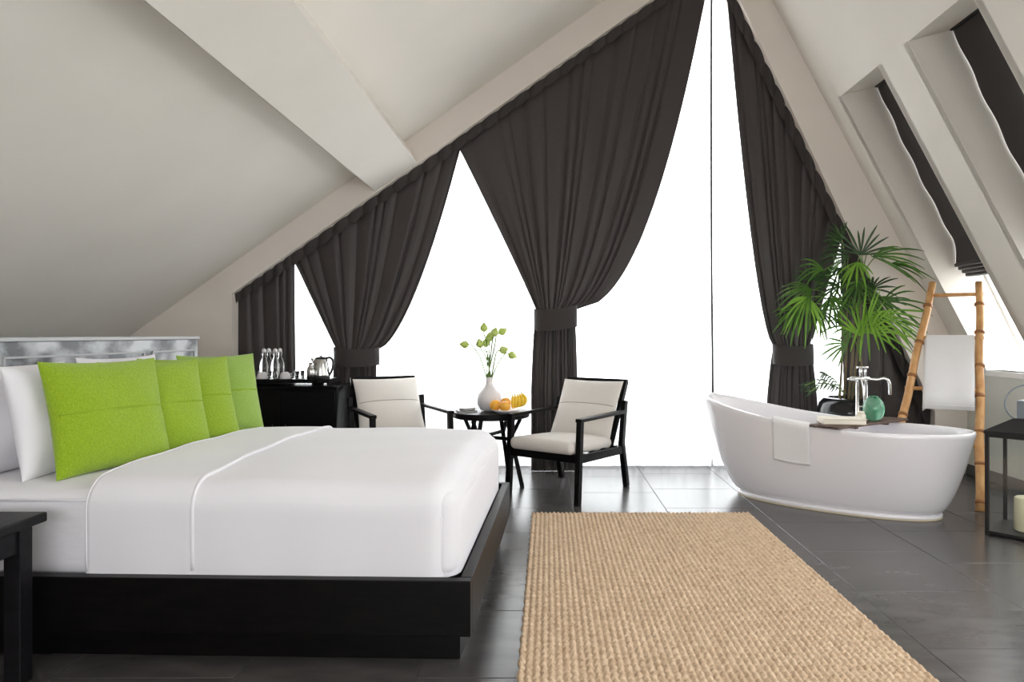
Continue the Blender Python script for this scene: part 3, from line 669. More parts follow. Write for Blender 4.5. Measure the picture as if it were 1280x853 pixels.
for k, (px, py, lb, dx, dz) in enumerate(BUDS):
    yb = 5.93 + (k % 3 - 1) * 0.05; e = at(px, py, yb); d = Vector((dx, 0.15 * (k % 3 - 1), dz)).normalized(); bs = e - d * 0.03
    fl_ = thing('lotus_stem', lb + ' in the white vase', 'flower', (va.x, 5.93, TZ + 0.2), group='lotus stems in the white vase')
    j = (k - 4) * 0.003
    mid = Vector((va.x + (e.x - va.x) * 0.42, 5.93 + (yb - 5.93) * .4, TZ + 0.29 + (e.z - TZ - 0.29) * 0.66))
    pts = spline([(va.x + j, 5.93, TZ + 0.215), (va.x + j * 2.2, 5.93, TZ + 0.30), tuple(mid), tuple(bs - d * 0.02), tuple(bs)], 20)
    g = tube(pts, 0.0052, 6); P((loc_of(fl_, g[0]), g[1]), 'stalk', 'stem', fl_, True)
    zx = d.orthogonal().normalized(); zy = d.cross(zx); A = frame4(bs, zx, zy, d)
    g = xf(lathe([(0.005, 0), (0.026, 0.012), (0.035, 0.032), (0.029, 0.054), (0.013, 0.074), (0.002, 0.086)], 12), A)
    bd = P((loc_of(fl_, g[0]), g[1]), 'bud', 'bud', fl_, True)
    for q in range(3):
        an = q * 2.1; rows = []
        for s in np.linspace(0, 1, 6):
            w_ = 0.6 * math.sin(PI * min(1, s * 0.9 + 0.12)); rr = [0.008, 0.028, 0.0375, 0.0330, 0.0190, 0.0060][int(round(s * 5))]
            rows.append([(rr * math.cos(an + w_ * h), rr * math.sin(an + w_ * h), 0.003 + s * 0.073) for h in (-1, 0, 1)])
        g = xf(grid(np.array(rows)), A); P((loc_of(fl_, g[0]), g[1]), 'petal', 'bud', bd, True)
# magazines / tray at the left of the table
mg = thing('magazine', 'dark magazine lying on the side table beside the vase', 'magazine', (-0.70, 5.87, TZ), 0.35)
P(boxg((-0.08, -0.06, 0), (0.08, 0.06, 0.010), 0.002), 'pages', 'magazine_page', mg); P(boxg((-0.082, -0.062, 0.010), (0.082, 0.062, 0.014), 0.001), 'cover', 'magazine', mg)
mg = thing('notebook', 'small dark notebook on top of the magazine', 'notebook', (-0.695, 5.875, TZ + 0.0145), 0.8)
P(boxg((-0.055, -0.04, 0), (0.055, 0.04, 0.012), 0.002), 'pages', 'magazine_page', mg); P(boxg((-0.057, -0.042, 0.012), (0.057, 0.042, 0.017), 0.001), 'cover', 'magazine', mg)
# fruit plate
fx, fy = -0.36, 5.78
pl = thing('fruit_plate', 'shallow cream plate holding fruit on the side table', 'plate', (fx, fy, TZ))
P(lathe([(0.06, 0), (0.075, 0.004), (0.11, 0.020), (0.121, 0.030), (0.119, 0.033), (0.105, 0.024), (0.07, 0.009), (0.01, 0.008)], 36), 'dish', 'ceramic', pl, True); P(lathe([(0.050, -0.0), (0.062, 0.0), (0.062, 0.006), (0.05, 0.006)], 24), 'foot', 'ceramic', pl, True)
def blob(r, sx_=1, sy_=1, sz_=1, n=16):
    pr = [(max(0.0008, r * math.sin(a)), -r * math.cos(a)) for a in np.linspace(0.02, PI - 0.02, 12)]
    V, Fc = lathe(pr, n); return V * np.array([sx_, sy_, sz_]), Fc
FR = [(-0.085, -0.01, 0.066, 0.050, 1.0, 'orange at the left of the fruit plate'), (0.0, -0.07, 0.064, 0.050, 0.95, 'orange at the front of the fruit plate'), (0.0, 0.04, 0.084, 0.046, 1.0, 'orange in the middle of the fruit plate')]
for x, y, z, r, k, lb in FR:
    f_ = thing('orange', lb, 'fruit', (fx + x, fy + y, TZ + z), group='oranges on the fruit plate')
    P(blob(r, 1, 1, 0.95 * k), 'peel', 'orange', f_, True); P(lathe([(0.006, r * .90), (0.005, r * .96), (0.001, r * .97)], 8), 'stem_end', 'stem', f_)
for k in range(5):
    bn = thing('banana', ['banana nearest the oranges', 'second banana from the oranges', 'middle banana of the bunch', 'fourth banana of the bunch', 'outermost banana on the right'][k] + ' on the fruit plate', 'fruit', (fx + 0.062 + 0.017 * k, fy - 0.035, TZ + 0.045), group='bananas on the fruit plate')
    a = math.radians(-50 + 26 * k)
    pts = []
    for s in np.linspace(0, 1, 10):
        th_ = (s - 0.5) * 1.7; rr = 0.075
        pts.append((0.020 * k * 0.5 * math.sin(PI * s) , -rr * math.cos(th_) * 0.55 * math.cos(a) + 0.045 + 0.012 * k, rr * math.sin(th_) + 0.055 + 0.008 * math.sin(a)))
    P(tube(pts, [0.005, 0.010, 0.013, 0.0145, 0.015, 0.015, 0.0145, 0.013, 0.009, 0.004], 8), 'peel', 'banana', bn, True)
    P(tube([pts[-1], (pts[-1][0], pts[-1][1] + .004, pts[-1][2] + .014)], [0.004, 0.003], 6), 'stem_end', 'stem', bn, True)

# ================================================================== MINIBAR
cb = thing('minibar_cabinet', 'black minibar cabinet against the gable wall', 'cabinet', (-2.3, 6.1, 0))
def wpart(par, g, n, m, sm=False): return link_mesh(n, loc_of(par, g[0]), g[1], m, par, sm)
wpart(cb, boxg((-2.80, 5.92, 0.0), (-1.835, 6.30, 0.825), 0.003), 'body', 'blackwood')
wpart(cb, boxg((-2.81, 5.90, 0.8255), (-1.826, 6.31, 0.850), 0.004), 'top', 'blackwood')
for x0_, x1_ in ((-2.79, -2.325), (-2.315, -1.845)):
    d_ = wpart(cb, boxg((x0_, 5.902, 0.06), (x1_, 5.9195, 0.81), 0.003), 'door', 'blackwood')
    hx = x1_ - 0.05 if x0_ < -2.5 else x0_ + 0.05
    wpart(d_, tube([(hx, 5.885, 0.38), (hx, 5.885, 0.52)], 0.006, 8), 'handle', 'black_metal')
ty = thing('serving_tray', 'raised black serving tray on the minibar', 'tray', (-2.3, 6.08, 0.8505))
wpart(ty, boxg((-2.72, 5.93, 0.874), (-1.90, 6.24, 0.908), 0.003), 'tray_top', 'blackwood')
for x in (-2.70, -2.06, -1.93): wpart(ty, boxg((x, 5.95, 0.8505), (x + 0.02, 6.22, 0.874), 0.002), 'support', 'blackwood')
ZTY = 0.9085
BT = [(330, 6.09, 'glass swing-top bottle, first from the left on the minibar'), (336, 6.17, 'glass swing-top bottle, second from the left on the minibar'), (344, 6.09, 'glass swing-top bottle, third from the left on the minibar'), (350, 6.17, 'glass swing-top bottle, rightmost of four on the minibar')]
for px, y, lb in BT:
    b_ = at(px, 470, y); t = thing('glass_bottle', lb, 'bottle', (b_.x, y, ZTY), group='swing-top bottles on the minibar')
    P(lathe([(0.030, 0), (0.036, 0.004), (0.036, 0.12), (0.030, 0.150), (0.014, 0.190), (0.012, 0.225), (0.014, 0.228)], 20), 'body', 'glass', t, True)
    P(lathe([(0.010, 0.229), (0.017, 0.234), (0.018, 0.250), (0.010, 0.262), (0.002, 0.264)], 14), 'stopper', 'ceramic', t, True)
    P(tube(spline([(-0.016, 0, 0.20), (-0.022, 0, 0.23), (0, 0, 0.268), (0.022, 0, 0.23), (0.016, 0, 0.20)], 16), 0.002, 6), 'wire_bail', 'steel', t, True)
for px, y, lb in ((328, 5.985, 'white cup upturned on the minibar, in front of the left bottles'), (356.5, 5.985, 'white cup upturned on the minibar, right of the bottles')):
    b_ = at(px, 470, y); t = thing('cup', lb, 'cup', (b_.x, y, ZTY), group='upturned cups on the minibar')
    P(lathe([(0.048, 0), (0.047, 0.012), (0.038, 0.045), (0.028, 0.056), (0.024, 0.060), (0.010, 0.060)], 24), 'bowl', 'ceramic', t, True)
    P(tube(spline([(0.044, 0, 0.018), (0.062, 0, 0.024), (0.058, 0, 0.042), (0.038, 0, 0.044)], 12), 0.004, 6), 'handle', 'ceramic', t, True)
for px, y, lb in ((318, 6.02, 'clear glass tumbler at the left end of the minibar'), (341.5, 5.975, 'clear glass tumbler between the two upturned cups'), (369, 6.0, 'clear glass tumbler beside the right upturned cup'), (376, 6.09, 'clear glass tumbler in front of the bright window slit')):
    b_ = at(px, 470, y); t = thing('tumbler', lb, 'glass', (b_.x, y, ZTY), group='tumblers on the minibar')
    P(lathe([(0.028, 0), (0.034, 0.066), (0.032, 0.066), (0.026, 0.008), (0.002, 0.008)], 18), 'body', 'glass', t, True); P(lathe([(0.033, 0.064), (0.035, 0.066), (0.033, 0.068)], 18), 'rim', 'glass', t, True)
kt = at(401, 470, 6.06); t = thing('electric_kettle', 'brushed steel electric kettle with black handle on the minibar', 'kettle', (kt.x, 6.06, ZTY))
P(lathe([(0.078, 0), (0.080, 0.010), (0.078, 0.018)], 28), 'base', 'black_plastic', t, True)
P(lathe([(0.076, 0.0185), (0.076, 0.03), (0.068, 0.10), (0.056, 0.165), (0.052, 0.172)], 28), 'body', 'steel', t, True)
P(lathe([(0.053, 0.172), (0.050, 0.182), (0.030, 0.190), (0.012, 0.192), (0.012, 0.200), (0.002, 0.201)], 24), 'lid', 'black_plastic', t, True)
P(tube(spline([(0.045, 0, 0.178), (0.085, 0, 0.182), (0.108, 0, 0.15), (0.105, 0, 0.09), (0.080, 0, 0.035), (0.07, 0, 0.03)], 24), [0.011] * 26 if False else 0.011, 8), 'handle', 'black_plastic', t, True)
P(tube([(-0.050, 0, 0.14), (-0.075, 0, 0.166), (-0.085, 0, 0.176)], [0.018, 0.013, 0.009], 8), 'spout', 'steel', t, True)
sp = at(388.5, 470, 5.98); t = thing('cocktail_shaker', 'small steel shaker standing in front of the kettle', 'shaker', (sp.x, 5.98, ZTY))
P(lathe([(0.030, 0), (0.034, 0.004), (0.036, 0.075), (0.030, 0.092)], 20), 'body', 'steel', t, True); P(lathe([(0.029, 0.092), (0.030, 0.098), (0.018, 0.115), (0.016, 0.135), (0.020, 0.138), (0.020, 0.144), (0.002, 0.146)], 20), 'cap', 'steel', t, True)

# ================================================================== BATHTUB
TBC = (2.19, 5.25); TRZ = math.atan2(-0.585, 0.81)
tub = thing('bathtub', 'white freestanding slipper bathtub with one raised end', 'bathtub', (TBC[0], TBC[1], 0), TRZ)
def rimz(c): return 0.600 + 0.185 * max(0, (0.35 - c) / 1.35) ** 1.7 + 0.012 * max(0, c) ** 2
def tubpt(th_, t, inset=0.0, kind='out'):
    c, s = math.cos(th_), math.sin(th_); e = 2 / 2.25
    cc = math.copysign(abs(c) ** e, c); ss = math.copysign(abs(s) ** e, s)
    k = t ** 0.58
    Lr = 0.71 + (0.94 - 0.71) * k; Ll = 0.71 + (1.04 - 0.71) * k; Wd = 0.285 + (0.405 - 0.285) * k
    L = Lr if c > 0 else Ll
    L -= inset; Wd -= inset
    return L * cc, Wd * ss, 0.03 + (rimz(c) - 0.03) * t
NT = 96; rows = []
for t in np.linspace(0, 1, 26): rows.append([tubpt(2 * PI * k / NT, t) for k in range(NT)])
for (ins, dz) in ((0.006, 0.010), (0.018, 0.013), (0.030, 0.008), (0.036, -0.004)):
    rows.append([(lambda p: (p[0], p[1], p[2] + dz))(tubpt(2 * PI * k / NT, 1, ins)) for k in range(NT)])
for t in np.linspace(0.97, 0.28, 20):
    rows.append([tubpt(2 * PI * k / NT, t, 0.038 + 0.05 * (0.97 - t) ** 1.5) for k in range(NT)])
for f in (0.92, 0.75, 0.5, 0.2):
    rows.append([(p[0] * f, p[1] * f, 0.195 - 0.02 * (1 - f) if True else p[2]) for p in [tubpt(2 * PI * k / NT, 0.28, 0.07) for k in range(NT)]])
V, Fc = grid(np.array(rows), True); Fc.append(tuple(range((len(rows) - 1) * NT, len(rows) * NT))); P((V, Fc), 'shell', 'tub_white', tub, True)
rows = []
for ex, z in ((0.0, 0.034), (0.022, 0.030), (0.028, 0.022), (0.026, 0.012)):
    rows.append([(lambda p: (p[0], p[1], z))(tubpt(2 * PI * k / NT, 0.0, -ex)) for k in range(NT)])
P(grid(np.array(rows), True), 'base_flange', 'tub_white', tub, True)
rows = []
for ex, z in ((0.025, 0.0115), (0.025, 0.0)): rows.append([(lambda p: (p[0], p[1], z))(tubpt(2 * PI * k / NT, 0.0, -ex)) for k in range(NT)])
P(grid(np.array(rows), True), 'base_strip', 'tub_base', tub, False)
ov = tubpt(PI * 1.0, 0.90, 0.06)
g = xf(lathe([(0.028, 0), (0.028, 0.006), (0.020, 0.010), (0.002, 0.010)], 20), Matrix.Translation((ov[0] + 0.02, 0.06, ov[2] - 0.02)) @ Matrix.Rotation(math.radians(70), 4, 'Y')); P(g, 'overflow', 'chrome', tub, True)
# hand towel over the near rim
tw = thing('hand_towel', 'small white hand towel hanging over the near rim of the bathtub', 'towel', (TBC[0], TBC[1], 0.0), TRZ)
def th_at(x, t=1.0):  # angle on the near side for a local x
    lo, hi = PI, 2 * PI
    for _ in range(40):
        m_ = (lo + hi) / 2
        if tubpt(m_, t)[0] < x: lo = m_
        else: hi = m_
    return (lo + hi) / 2
rows = []
txs = np.linspace(-0.335, -0.065, 22)
for lay in (0.012,):
    for t in np.linspace(0.52, 0.99, 18):
        rows.append([(lambda p: (x_, p[1] - lay - 0.003 * math.sin(9 * (x_ + t)), p[2] - 0.012 * math.sin(PI * (x_ + .335) / .27) * (1 - t)))(tubpt(th_at(x_, t), t)) for x_ in txs])
for (ins, dz) in ((-0.008, 0.016), (0.006, 0.024), (0.02, 0.026), (0.034, 0.020), (0.046, 0.0)):
    rows.append([(lambda p: (x_, p[1], p[2] + dz))(tubpt(th_at(x_, 1), 1, ins)) for x_ in txs])
for t in (0.93, 0.88, 0.82): rows.append([(lambda p: (x_, p[1], p[2]))(tubpt(th_at(x_, t), t, 0.058)) for x_ in txs])
V, Fc = grid(np.array(rows)); to = P((V, flip(Fc)), 'towel_cloth', 'towel_white', tw, True)
to.modifiers.new('thickness', 'SOLIDIFY').thickness = 0.008
r0 = np.array(rows[1]) + np.array([0, -0.006, 0]); P(tube([tuple(p) for p in r0], 0.005, 6), 'hem', 'towel_white', tw, True)
# bath board across the tub
bb = thing('bath_board', 'weathered brown wooden board laid across the bathtub', 'board', (TBC[0], TBC[1], 0.626), TRZ)
pA = Vector((0.035, -0.43, 0)); pB = Vector((0.35, 0.43, 0)); dd = (pB - pA).normalized(); pp = Vector((dd.y, -dd.x, 0))
for q in (-1, 0, 1):
    g = bar(pA + pp * 0.075 * q + Vector((0, 0, 0.010)) + dd * 0.015 * q, pB + pp * 0.075 * q + Vector((0, 0, 0.010)) + dd * 0.02 * q, 0.071, 0.018, 0.003); P(g, 'plank', 'board_wood', bb)
for f in (0.28, 0.72):
    c_ = pA.lerp(pB, f) - Vector((0, 0, 0.0065)); P(bar(c_ - pp * 0.105, c_ + pp * 0.105, 0.03, 0.014, 0.002), 'batten', 'board_wood', bb)
BZ = 0.6455
def on_board(f, off): 
    p = pA.lerp(pB, f) + pp * off; A = MATS[tub.name]; return A @ p
bk = on_board(0.22, 0.015); t = thing('book', 'pale closed book lying on the bath board', 'book', (bk.x, bk.y, BZ), -0.12)
P(boxg((-0.15, -0.085, 0.006), (0.146, 0.085, 0.040), 0.004), 'pages', 'paper', t); P(boxg((-0.153, -0.09, 0), (0.152, 0.09, 0.006), 0.002), 'back_cover', 'book_cover', t); P(boxg((-0.153, -0.09, 0.040), (0.152, 0.09, 0.046), 0.002), 'front_cover', 'paper', t)
so = on_board(0.46, 0.03); t = thing('soap_dish_jar', 'small cream jar on the bath board beside the green vase', 'jar', (so.x, so.y, BZ))
P(lathe([(0.030, 0), (0.036, 0.01), (0.036, 0.05), (0.028, 0.062)], 20), 'body', 'soap', t, True); P(lathe([(0.026, 0.062), (0.027, 0.072), (0.020, 0.080), (0.002, 0.082)], 20), 'lid', 'soap', t, True)
gv = on_board(0.62, 0.045); t = thing('glass_vase', 'swirled green glass ball vase on the bath board', 'vase', (gv.x, gv.y, BZ))
P(lathe([(0.035, 0), (0.060, 0.022), (0.076, 0.065), (0.078, 0.10), (0.066, 0.145), (0.044, 0.172), (0.030, 0.182), (0.026, 0.176), (0.04, 0.16)], 28), 'body', 'green_glass', t, True); P(lathe([(0.028, 0.180), (0.034, 0.184), (0.030, 0.188), (0.026, 0.184)], 24), 'lip', 'green_glass', t, True)
# floor faucet
fc = thing('bath_faucet', 'chrome floor-standing bath faucet behind the tub', 'faucet', (2.60, 5.66, 0))
for dx in (-0.035, 0.035):
    P(tube([(dx, 0, 0.02), (dx, 0, 0.93)], 0.014, 12), 'riser', 'chrome', fc, True); P(lathe([(0.034, 0), (0.034, 0.012), (0.016, 0.022)], 20, dx), 'floor_flange', 'chrome', fc, True)
P(tube([(-0.095, 0, 0.93), (0.06, 0, 0.93)], 0.020, 12), 'mixer_body', 'chrome', fc, True); P(tube([(-0.035, 0, 0.70), (0.035, 0, 0.70)], 0.009, 8), 'cross_tie', 'chrome', fc, True)
P(tube(spline([(0.05, 0, 0.93), (0.12, -0.02, 0.925), (0.17, -0.04, 0.935), (0.205, -0.05, 0.90), (0.21, -0.05, 0.80)], 28), 0.014, 12), 'spout', 'chrome', fc, True)
P(tube([(-0.012, -0.01, 0.945), (-0.012, -0.01, 1.03)], 0.013, 10), 'hand_shower', 'chrome', fc, True); P(boxg((-0.045, -0.02, 1.015), (0.05, 0.012, 1.035), 0.006), 'shower_head', 'chrome', fc, True)
P(tube([(0.03, 0, 0.95), (0.03, 0, 1.02)], 0.010, 8), 'lever', 'chrome', fc, True); P(lathe([(0.022, 0), (0.024, 0.008), (0.016, 0.018)], 12, -0.095, 0, 0.92), 'knob', 'chrome', fc, True)
P(tube(spline([(-0.012, -0.012, 0.94), (0.0, -0.04, 0.80), (0.01, -0.04, 0.55), (0.0, -0.03, 0.35), (-0.03, -0.02, 0.45)], 24), 0.007, 8), 'hose', 'chrome', fc, True)

# ================================================================== PALM
PC = (2.66, 6.02)
palm = thing('potted_palm', 'leafy fan palm in a glossy black pot behind the bathtub', 'plant', (PC[0], PC[1], 0))
pot = P(lathe([(0.15, 0), (0.17, 0.01), (0.22, 0.30), (0.265, 0.56), (0.272, 0.62), (0.255, 0.69), (0.215, 0.735), (0.185, 0.745), (0.18, 0.735), (0.19, 0.70), (0.02, 0.70)], 40), 'pot', 'pot_black', palm, True)
P(lathe([(0.185, 0.700), (0.10, 0.708), (0.01, 0.712)], 24), 'soil', 'soil', pot, True)
def pw(px, py, Y): return at(px, py, Y)
canes = []
for (x, y, tx, ty, tz) in ((-0.03, -0.04, 1068, 5.97, 1.62), (0.03, 0.02, 1078, 6.08, 1.95), (-0.08, 0.03, 1052, 6.05, 1.50), (0.07, -0.06, 1074, 5.93, 1.25), (-0.02, 0.07, 1058, 6.12, 1.85)):
    tp = Vector(((tx - CX) / F * ty, ty, tz)); b0 = Vector((PC[0] + x, PC[1] + y, 0.70))
    pts = spline([b0, b0.lerp(tp, 0.5) + Vector((0.015, 0, 0)), tp], 12)
    g = tube(pts, [0.012 - 0.005 * i / (len(pts) - 1) for i in range(len(pts))], 8); wpart(palm, g, 'cane', 'cane', True); canes.append(tp)
def leaflet(Hb, d, N, L, W, droop, m, par):
    rows = []; side = d.cross(N).normalized(); n = 7
    for i in range(n + 1):
        s = i / n; p = Hb + d * L * s - Vector((0, 0, 1)) * droop * L * s ** 2.2
        w_ = W * (0.30 + 0.70 * min(1, s * 2.6)) * (1 if s < 0.75 else 1 - 0.72 * (s - 0.75) / 0.25)
        rows.append([tuple(p - side * w_ + N * w_ * 0.35), tuple(p), tuple(p + side * w_ + N * w_ * 0.35)])
    V, Fc = grid(np.array(rows)); wpart(par, (V, Fc), 'leaflet', m, True)
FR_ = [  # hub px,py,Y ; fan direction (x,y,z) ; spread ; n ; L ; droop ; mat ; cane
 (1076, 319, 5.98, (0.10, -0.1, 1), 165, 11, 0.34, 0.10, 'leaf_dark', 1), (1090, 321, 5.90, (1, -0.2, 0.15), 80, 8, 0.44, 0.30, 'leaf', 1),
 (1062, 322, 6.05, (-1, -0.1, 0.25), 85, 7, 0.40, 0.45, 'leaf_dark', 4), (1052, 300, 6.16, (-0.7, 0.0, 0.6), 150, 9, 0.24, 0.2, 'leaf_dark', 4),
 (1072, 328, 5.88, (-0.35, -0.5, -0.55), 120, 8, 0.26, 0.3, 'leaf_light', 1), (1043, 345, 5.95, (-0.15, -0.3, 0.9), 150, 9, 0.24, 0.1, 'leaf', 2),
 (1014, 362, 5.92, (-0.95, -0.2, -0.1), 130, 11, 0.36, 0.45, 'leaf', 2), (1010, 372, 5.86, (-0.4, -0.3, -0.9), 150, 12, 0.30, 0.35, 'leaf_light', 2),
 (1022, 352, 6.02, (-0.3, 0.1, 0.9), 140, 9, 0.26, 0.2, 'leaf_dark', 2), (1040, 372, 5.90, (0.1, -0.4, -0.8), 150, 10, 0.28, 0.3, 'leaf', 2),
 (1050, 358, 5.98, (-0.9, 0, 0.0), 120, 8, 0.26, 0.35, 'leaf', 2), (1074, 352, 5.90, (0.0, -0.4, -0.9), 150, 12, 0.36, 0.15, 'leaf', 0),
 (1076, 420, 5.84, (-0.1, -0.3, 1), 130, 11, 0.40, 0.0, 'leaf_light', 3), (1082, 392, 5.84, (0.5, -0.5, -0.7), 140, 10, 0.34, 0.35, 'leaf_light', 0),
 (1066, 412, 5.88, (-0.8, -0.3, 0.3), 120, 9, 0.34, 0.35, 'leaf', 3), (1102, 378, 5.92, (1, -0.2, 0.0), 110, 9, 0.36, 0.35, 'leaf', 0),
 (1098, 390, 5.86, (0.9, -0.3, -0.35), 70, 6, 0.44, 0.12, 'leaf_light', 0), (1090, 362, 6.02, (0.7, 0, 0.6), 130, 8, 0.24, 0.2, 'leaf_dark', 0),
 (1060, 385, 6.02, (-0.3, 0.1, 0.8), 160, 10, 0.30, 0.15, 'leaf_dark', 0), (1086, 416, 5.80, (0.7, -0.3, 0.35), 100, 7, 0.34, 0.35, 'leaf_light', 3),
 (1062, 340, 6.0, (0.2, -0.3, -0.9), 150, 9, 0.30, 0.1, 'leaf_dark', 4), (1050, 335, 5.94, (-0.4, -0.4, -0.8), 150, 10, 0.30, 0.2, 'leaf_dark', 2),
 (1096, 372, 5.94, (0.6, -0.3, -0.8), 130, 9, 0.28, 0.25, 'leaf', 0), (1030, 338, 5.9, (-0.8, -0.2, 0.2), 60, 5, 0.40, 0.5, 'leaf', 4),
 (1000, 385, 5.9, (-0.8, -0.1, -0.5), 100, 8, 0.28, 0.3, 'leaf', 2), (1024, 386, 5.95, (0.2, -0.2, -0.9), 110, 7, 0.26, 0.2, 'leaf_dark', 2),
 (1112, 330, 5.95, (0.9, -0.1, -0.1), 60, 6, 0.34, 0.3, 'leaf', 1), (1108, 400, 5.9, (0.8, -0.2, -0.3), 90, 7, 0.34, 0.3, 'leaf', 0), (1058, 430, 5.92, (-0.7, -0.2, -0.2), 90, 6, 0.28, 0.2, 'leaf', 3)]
for (px, py, Y, D, spread, n, L, droop, mm, ci) in FR_:
    Hb = at(px, py, Y); D = Vector(D).normalized()
    tp = canes[ci]; mid = tp.lerp(Hb, 0.5) + Vector((0, 0, 0.05))
    g = tube(spline([tp - Vector((0, 0, 0.12)), mid, Hb], 10), 0.0045, 6); fr = wpart(palm, g, 'frond', 'stem', True)
    N = Vector((0, -1, 0.35)); N = (N - D * N.dot(D))
    if N.length < 0.15: N = Vector((1, 0, 0)) - D * D.x
    N = (N.normalized() + Vector((random.uniform(-.5, .5), random.uniform(-.3, .3), random.uniform(-.3, .6)))); N = N - D * N.dot(D); N.normalize(); S = D.cross(N)
    for q in range(n):
        a = math.radians(spread) * ((q + 0.5) / n - 0.5) + random.uniform(-.05, .05)
        d = (D * math.cos(a) + S * math.sin(a) + N * random.uniform(-0.05, 0.18)).normalized()
        leaflet(Hb, d, N, L * random.uniform(0.75, 1.15) * (1 - 0.18 * abs((q + .5) / n - .5) * 2), 0.0095, droop * random.uniform(0.8, 1.5), mm, fr)
# low sprig on the left
tp = at(1056, 492, 5.95)
for (ex, ey) in ((1006, 482), (1012, 490), (1030, 466)):
    e = at(ex, ey, 5.86); pts = spline([tp, tp.lerp(e, 0.5) + Vector((0, 0, 0.08 if ex != 1030 else 0.03)), e], 10)
    fr = wpart(palm, tube(pts, 0.004, 6), 'twig', 'stem', True)
    for i in range(3, len(pts)):
        for s in (-1, 1): leaflet(pts[i], Vector((-0.7, -0.2, 0.45 * s - 0.25)).normalized(), Vector((0, -1, 0.2)).normalized(), 0.06, 0.006, 0.2, 'leaf_dark', fr)

# ================================================================== BAMBOO LADDER + TOWEL
R0 = Vector((3.165, 5.0, 0.02)); RT = Vector((3.58, 5.665, 1.73)); rd = Vector((0.85, -0.53, 0)).normalized()
L0 = R0 - rd * 0.64; LT = RT - rd * 0.335 + Vector((0, 0, 0.01))
R0.z = L0.z = 0.0
ld = thing('bamboo_ladder', 'leaning bamboo towel ladder behind the bathtub', 'ladder', tuple((R0 + L0) / 2))
for a, b, kn in ((R0, RT, 7), (L0, LT, 6)):
    pts = [a.lerp(b, s) for s in np.linspace(0, 1, 14)]; pts = [p + Vector((0.006 * math.sin(i * 1.3), 0, 0)) for i, p in enumerate(pts)]
    pl_ = wpart(ld, tube(pts, [0.034 - 0.006 * i / 13 for i in range(14)], 12), 'rail', 'bamboo', True)
    d_ = (b - a).normalized()
    for k in range(kn):
        c_ = a.lerp(b, (k + 0.25) / kn + 0.01 * (k % 2)); wpart(pl_, tube([c_ - d_ * 0.014, c_ - d_ * 0.005, c_ + d_ * 0.005, c_ + d_ * 0.014], [0.032, 0.038, 0.038, 0.032], 12), 'node', 'bamboo_node', True)
def rail_pt(a, b, z): s = (z - a.z) / (b.z - a.z); return a.lerp(b, s)
RUNGS = [1.63, 1.27, 0.86, 0.45]
for z in RUNGS:
    p, q = rail_pt(L0, LT, z), rail_pt(R0, RT, z); ov_ = (q - p).normalized() * 0.03
    wpart(ld, tube([p - ov_, p.lerp(q, 0.5), q + ov_], 0.016, 10), 'rung', 'bamboo', True)
tp_, tq_ = rail_pt(L0, LT, 1.27), rail_pt(R0, RT, 1.27)
lt = thing('bath_towel', 'white bath towel hanging from the bamboo ladder', 'towel', tuple(tp_.lerp(tq_, .5) - Vector((0, 0, 0.5))))
nrm = Vector((rd.y, -rd.x, 0)); nrm = nrm if nrm.y < 0 else -nrm
ax = (tq_ - tp_); rows = []
prof = [(0.030, -0.56), (0.034, -0.45), (0.034, -0.3), (0.030, -0.15), (0.026, -0.05), (0.022, 0.0), (0.012, 0.018), (0, 0.023), (-0.012, 0.018), (-0.022, 0), (-0.03, -0.06), (-0.036, -0.2), (-0.04, -0.36), (-0.042, -0.5)]
for (o_, dz) in prof:
    row = []
    for s in np.linspace(0.07, 0.92, 18):
        p = tp_ + ax * s; fl2 = 0.006 * math.sin(s * 11 + dz * 3) * min(1, -dz * 4 if dz < 0 else 0)
        dr = (1 - 0.0 * s); lean = 0.10 * min(0, dz) if o_ > 0 else 0.25 * min(0, dz)
        row.append(tuple(p + nrm * (o_ + fl2 + (0.47 * max(0, -dz) if o_ > 0 else 0.47 * max(0, -dz) - 0.02)) + Vector((0, 0, dz - 0.02 * (s < .1)))))
    rows.append(row)
V, Fc = grid(np.array(rows)); to = wpart(lt, (V, Fc), 'towel_cloth', 'towel_white', True); to.modifiers.new('thickness', 'SOLIDIFY').thickness = 0.01
r0 = [Vector(p) + nrm * 0.006 for p in rows[0]]; wpart(lt, tube([tuple(p + Vector((0, 0, 0.03))) for p in r0], 0.004, 6), 'hem', 'towel_white', True)

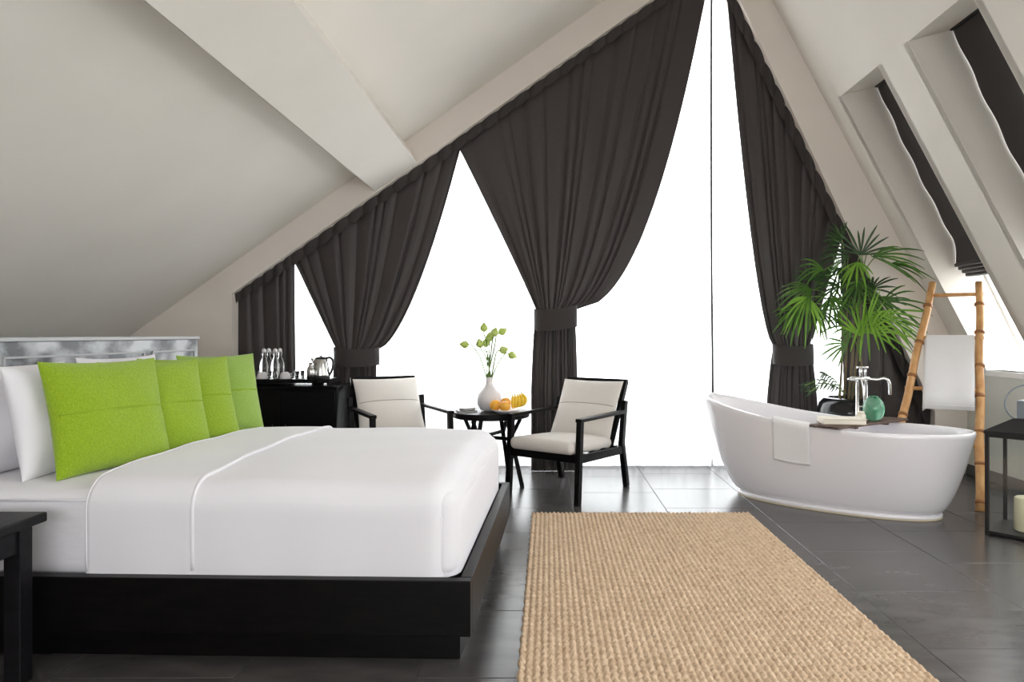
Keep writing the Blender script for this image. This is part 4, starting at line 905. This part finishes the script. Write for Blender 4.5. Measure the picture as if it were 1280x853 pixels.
# ================================================================== LANTERN
LC = Vector((3.118, 4.413, 0)); la = math.atan2(0.66, 0.75)
ln = thing('floor_lantern', 'large black metal floor lantern with glass sides at the right edge', 'lantern', tuple(LC), la)
hs = 0.19; PP = lambda g, n, m, par=ln, sm=False: link_mesh(n, g[0], g[1], m, par, sm)
for x in (-1, 1):
    for y in (-1, 1): PP(boxg((x * hs - 0.011, y * hs - 0.011, 0.0), (x * hs + 0.011, y * hs + 0.011, 0.66), 0.002), 'post', 'black_metal')
PP(boxg((-hs - .012, -hs - .012, 0.012), (hs + .012, hs + .012, 0.030), 0.002), 'base_plate', 'black_metal')
for s in (-1, 1):
    PP(bar((-hs, s * hs, 0.645), (hs, s * hs, 0.645), 0.018, 0.022, 0.002), 'top_bar', 'black_metal'); PP(bar((s * hs, -hs, 0.645), (s * hs, hs, 0.645), 0.018, 0.022, 0.002), 'top_bar', 'black_metal')
    PP(boxg((-hs + .012, s * hs - .002, 0.031), (hs - .012, s * hs + .002, 0.632)), 'glass_pane', 'lantern_glass'); PP(boxg((s * hs - .002, -hs + .012, 0.031), (s * hs + .002, hs - .012, 0.632)), 'glass_pane', 'lantern_glass')
q = hs + 0.016; q2 = 0.075
V = [(-q, -q, 0.658), (q, -q, 0.658), (q, q, 0.658), (-q, q, 0.658), (-q, -q, 0.676), (q, -q, 0.676), (q, q, 0.676), (-q, q, 0.676), (-q2, -q2, 0.755), (q2, -q2, 0.755), (q2, q2, 0.755), (-q2, q2, 0.755)]
PP((V, [(3, 2, 1, 0), (0, 1, 5, 4), (1, 2, 6, 5), (2, 3, 7, 6), (3, 0, 4, 7), (4, 5, 9, 8), (5, 6, 10, 9), (6, 7, 11, 10), (7, 4, 8, 11), (8, 9, 10, 11)]), 'roof', 'black_metal')
PP(boxg((-0.06, -0.06, 0.755), (0.06, 0.06, 0.87), 0.004), 'chimney', 'grey_metal')
rg_ = [(0.125 * math.cos(a) * 0.9 - 0.0, 0.125 * math.cos(a) * -0.9, 0.85 + 0.125 * math.sin(a)) for a in np.linspace(0, 2 * PI, 40)[:-1]]
PP(tube(rg_, 0.005, 8, closed=True), 'ring_handle', 'grey_metal', ln, True)
cdl = thing('pillar_candle', 'cream pillar candle inside the black floor lantern', 'candle', (LC.x - .01, LC.y, 0.0305))
P(lathe([(0.078, 0), (0.080, 0.004), (0.080, 0.205), (0.074, 0.212), (0.060, 0.204), (0.004, 0.200)], 28), 'wax', 'candle', cdl, True); P(tube([(0, 0, 0.198), (0.003, 0, 0.222)], 0.002, 6), 'wick', 'cord', cdl)
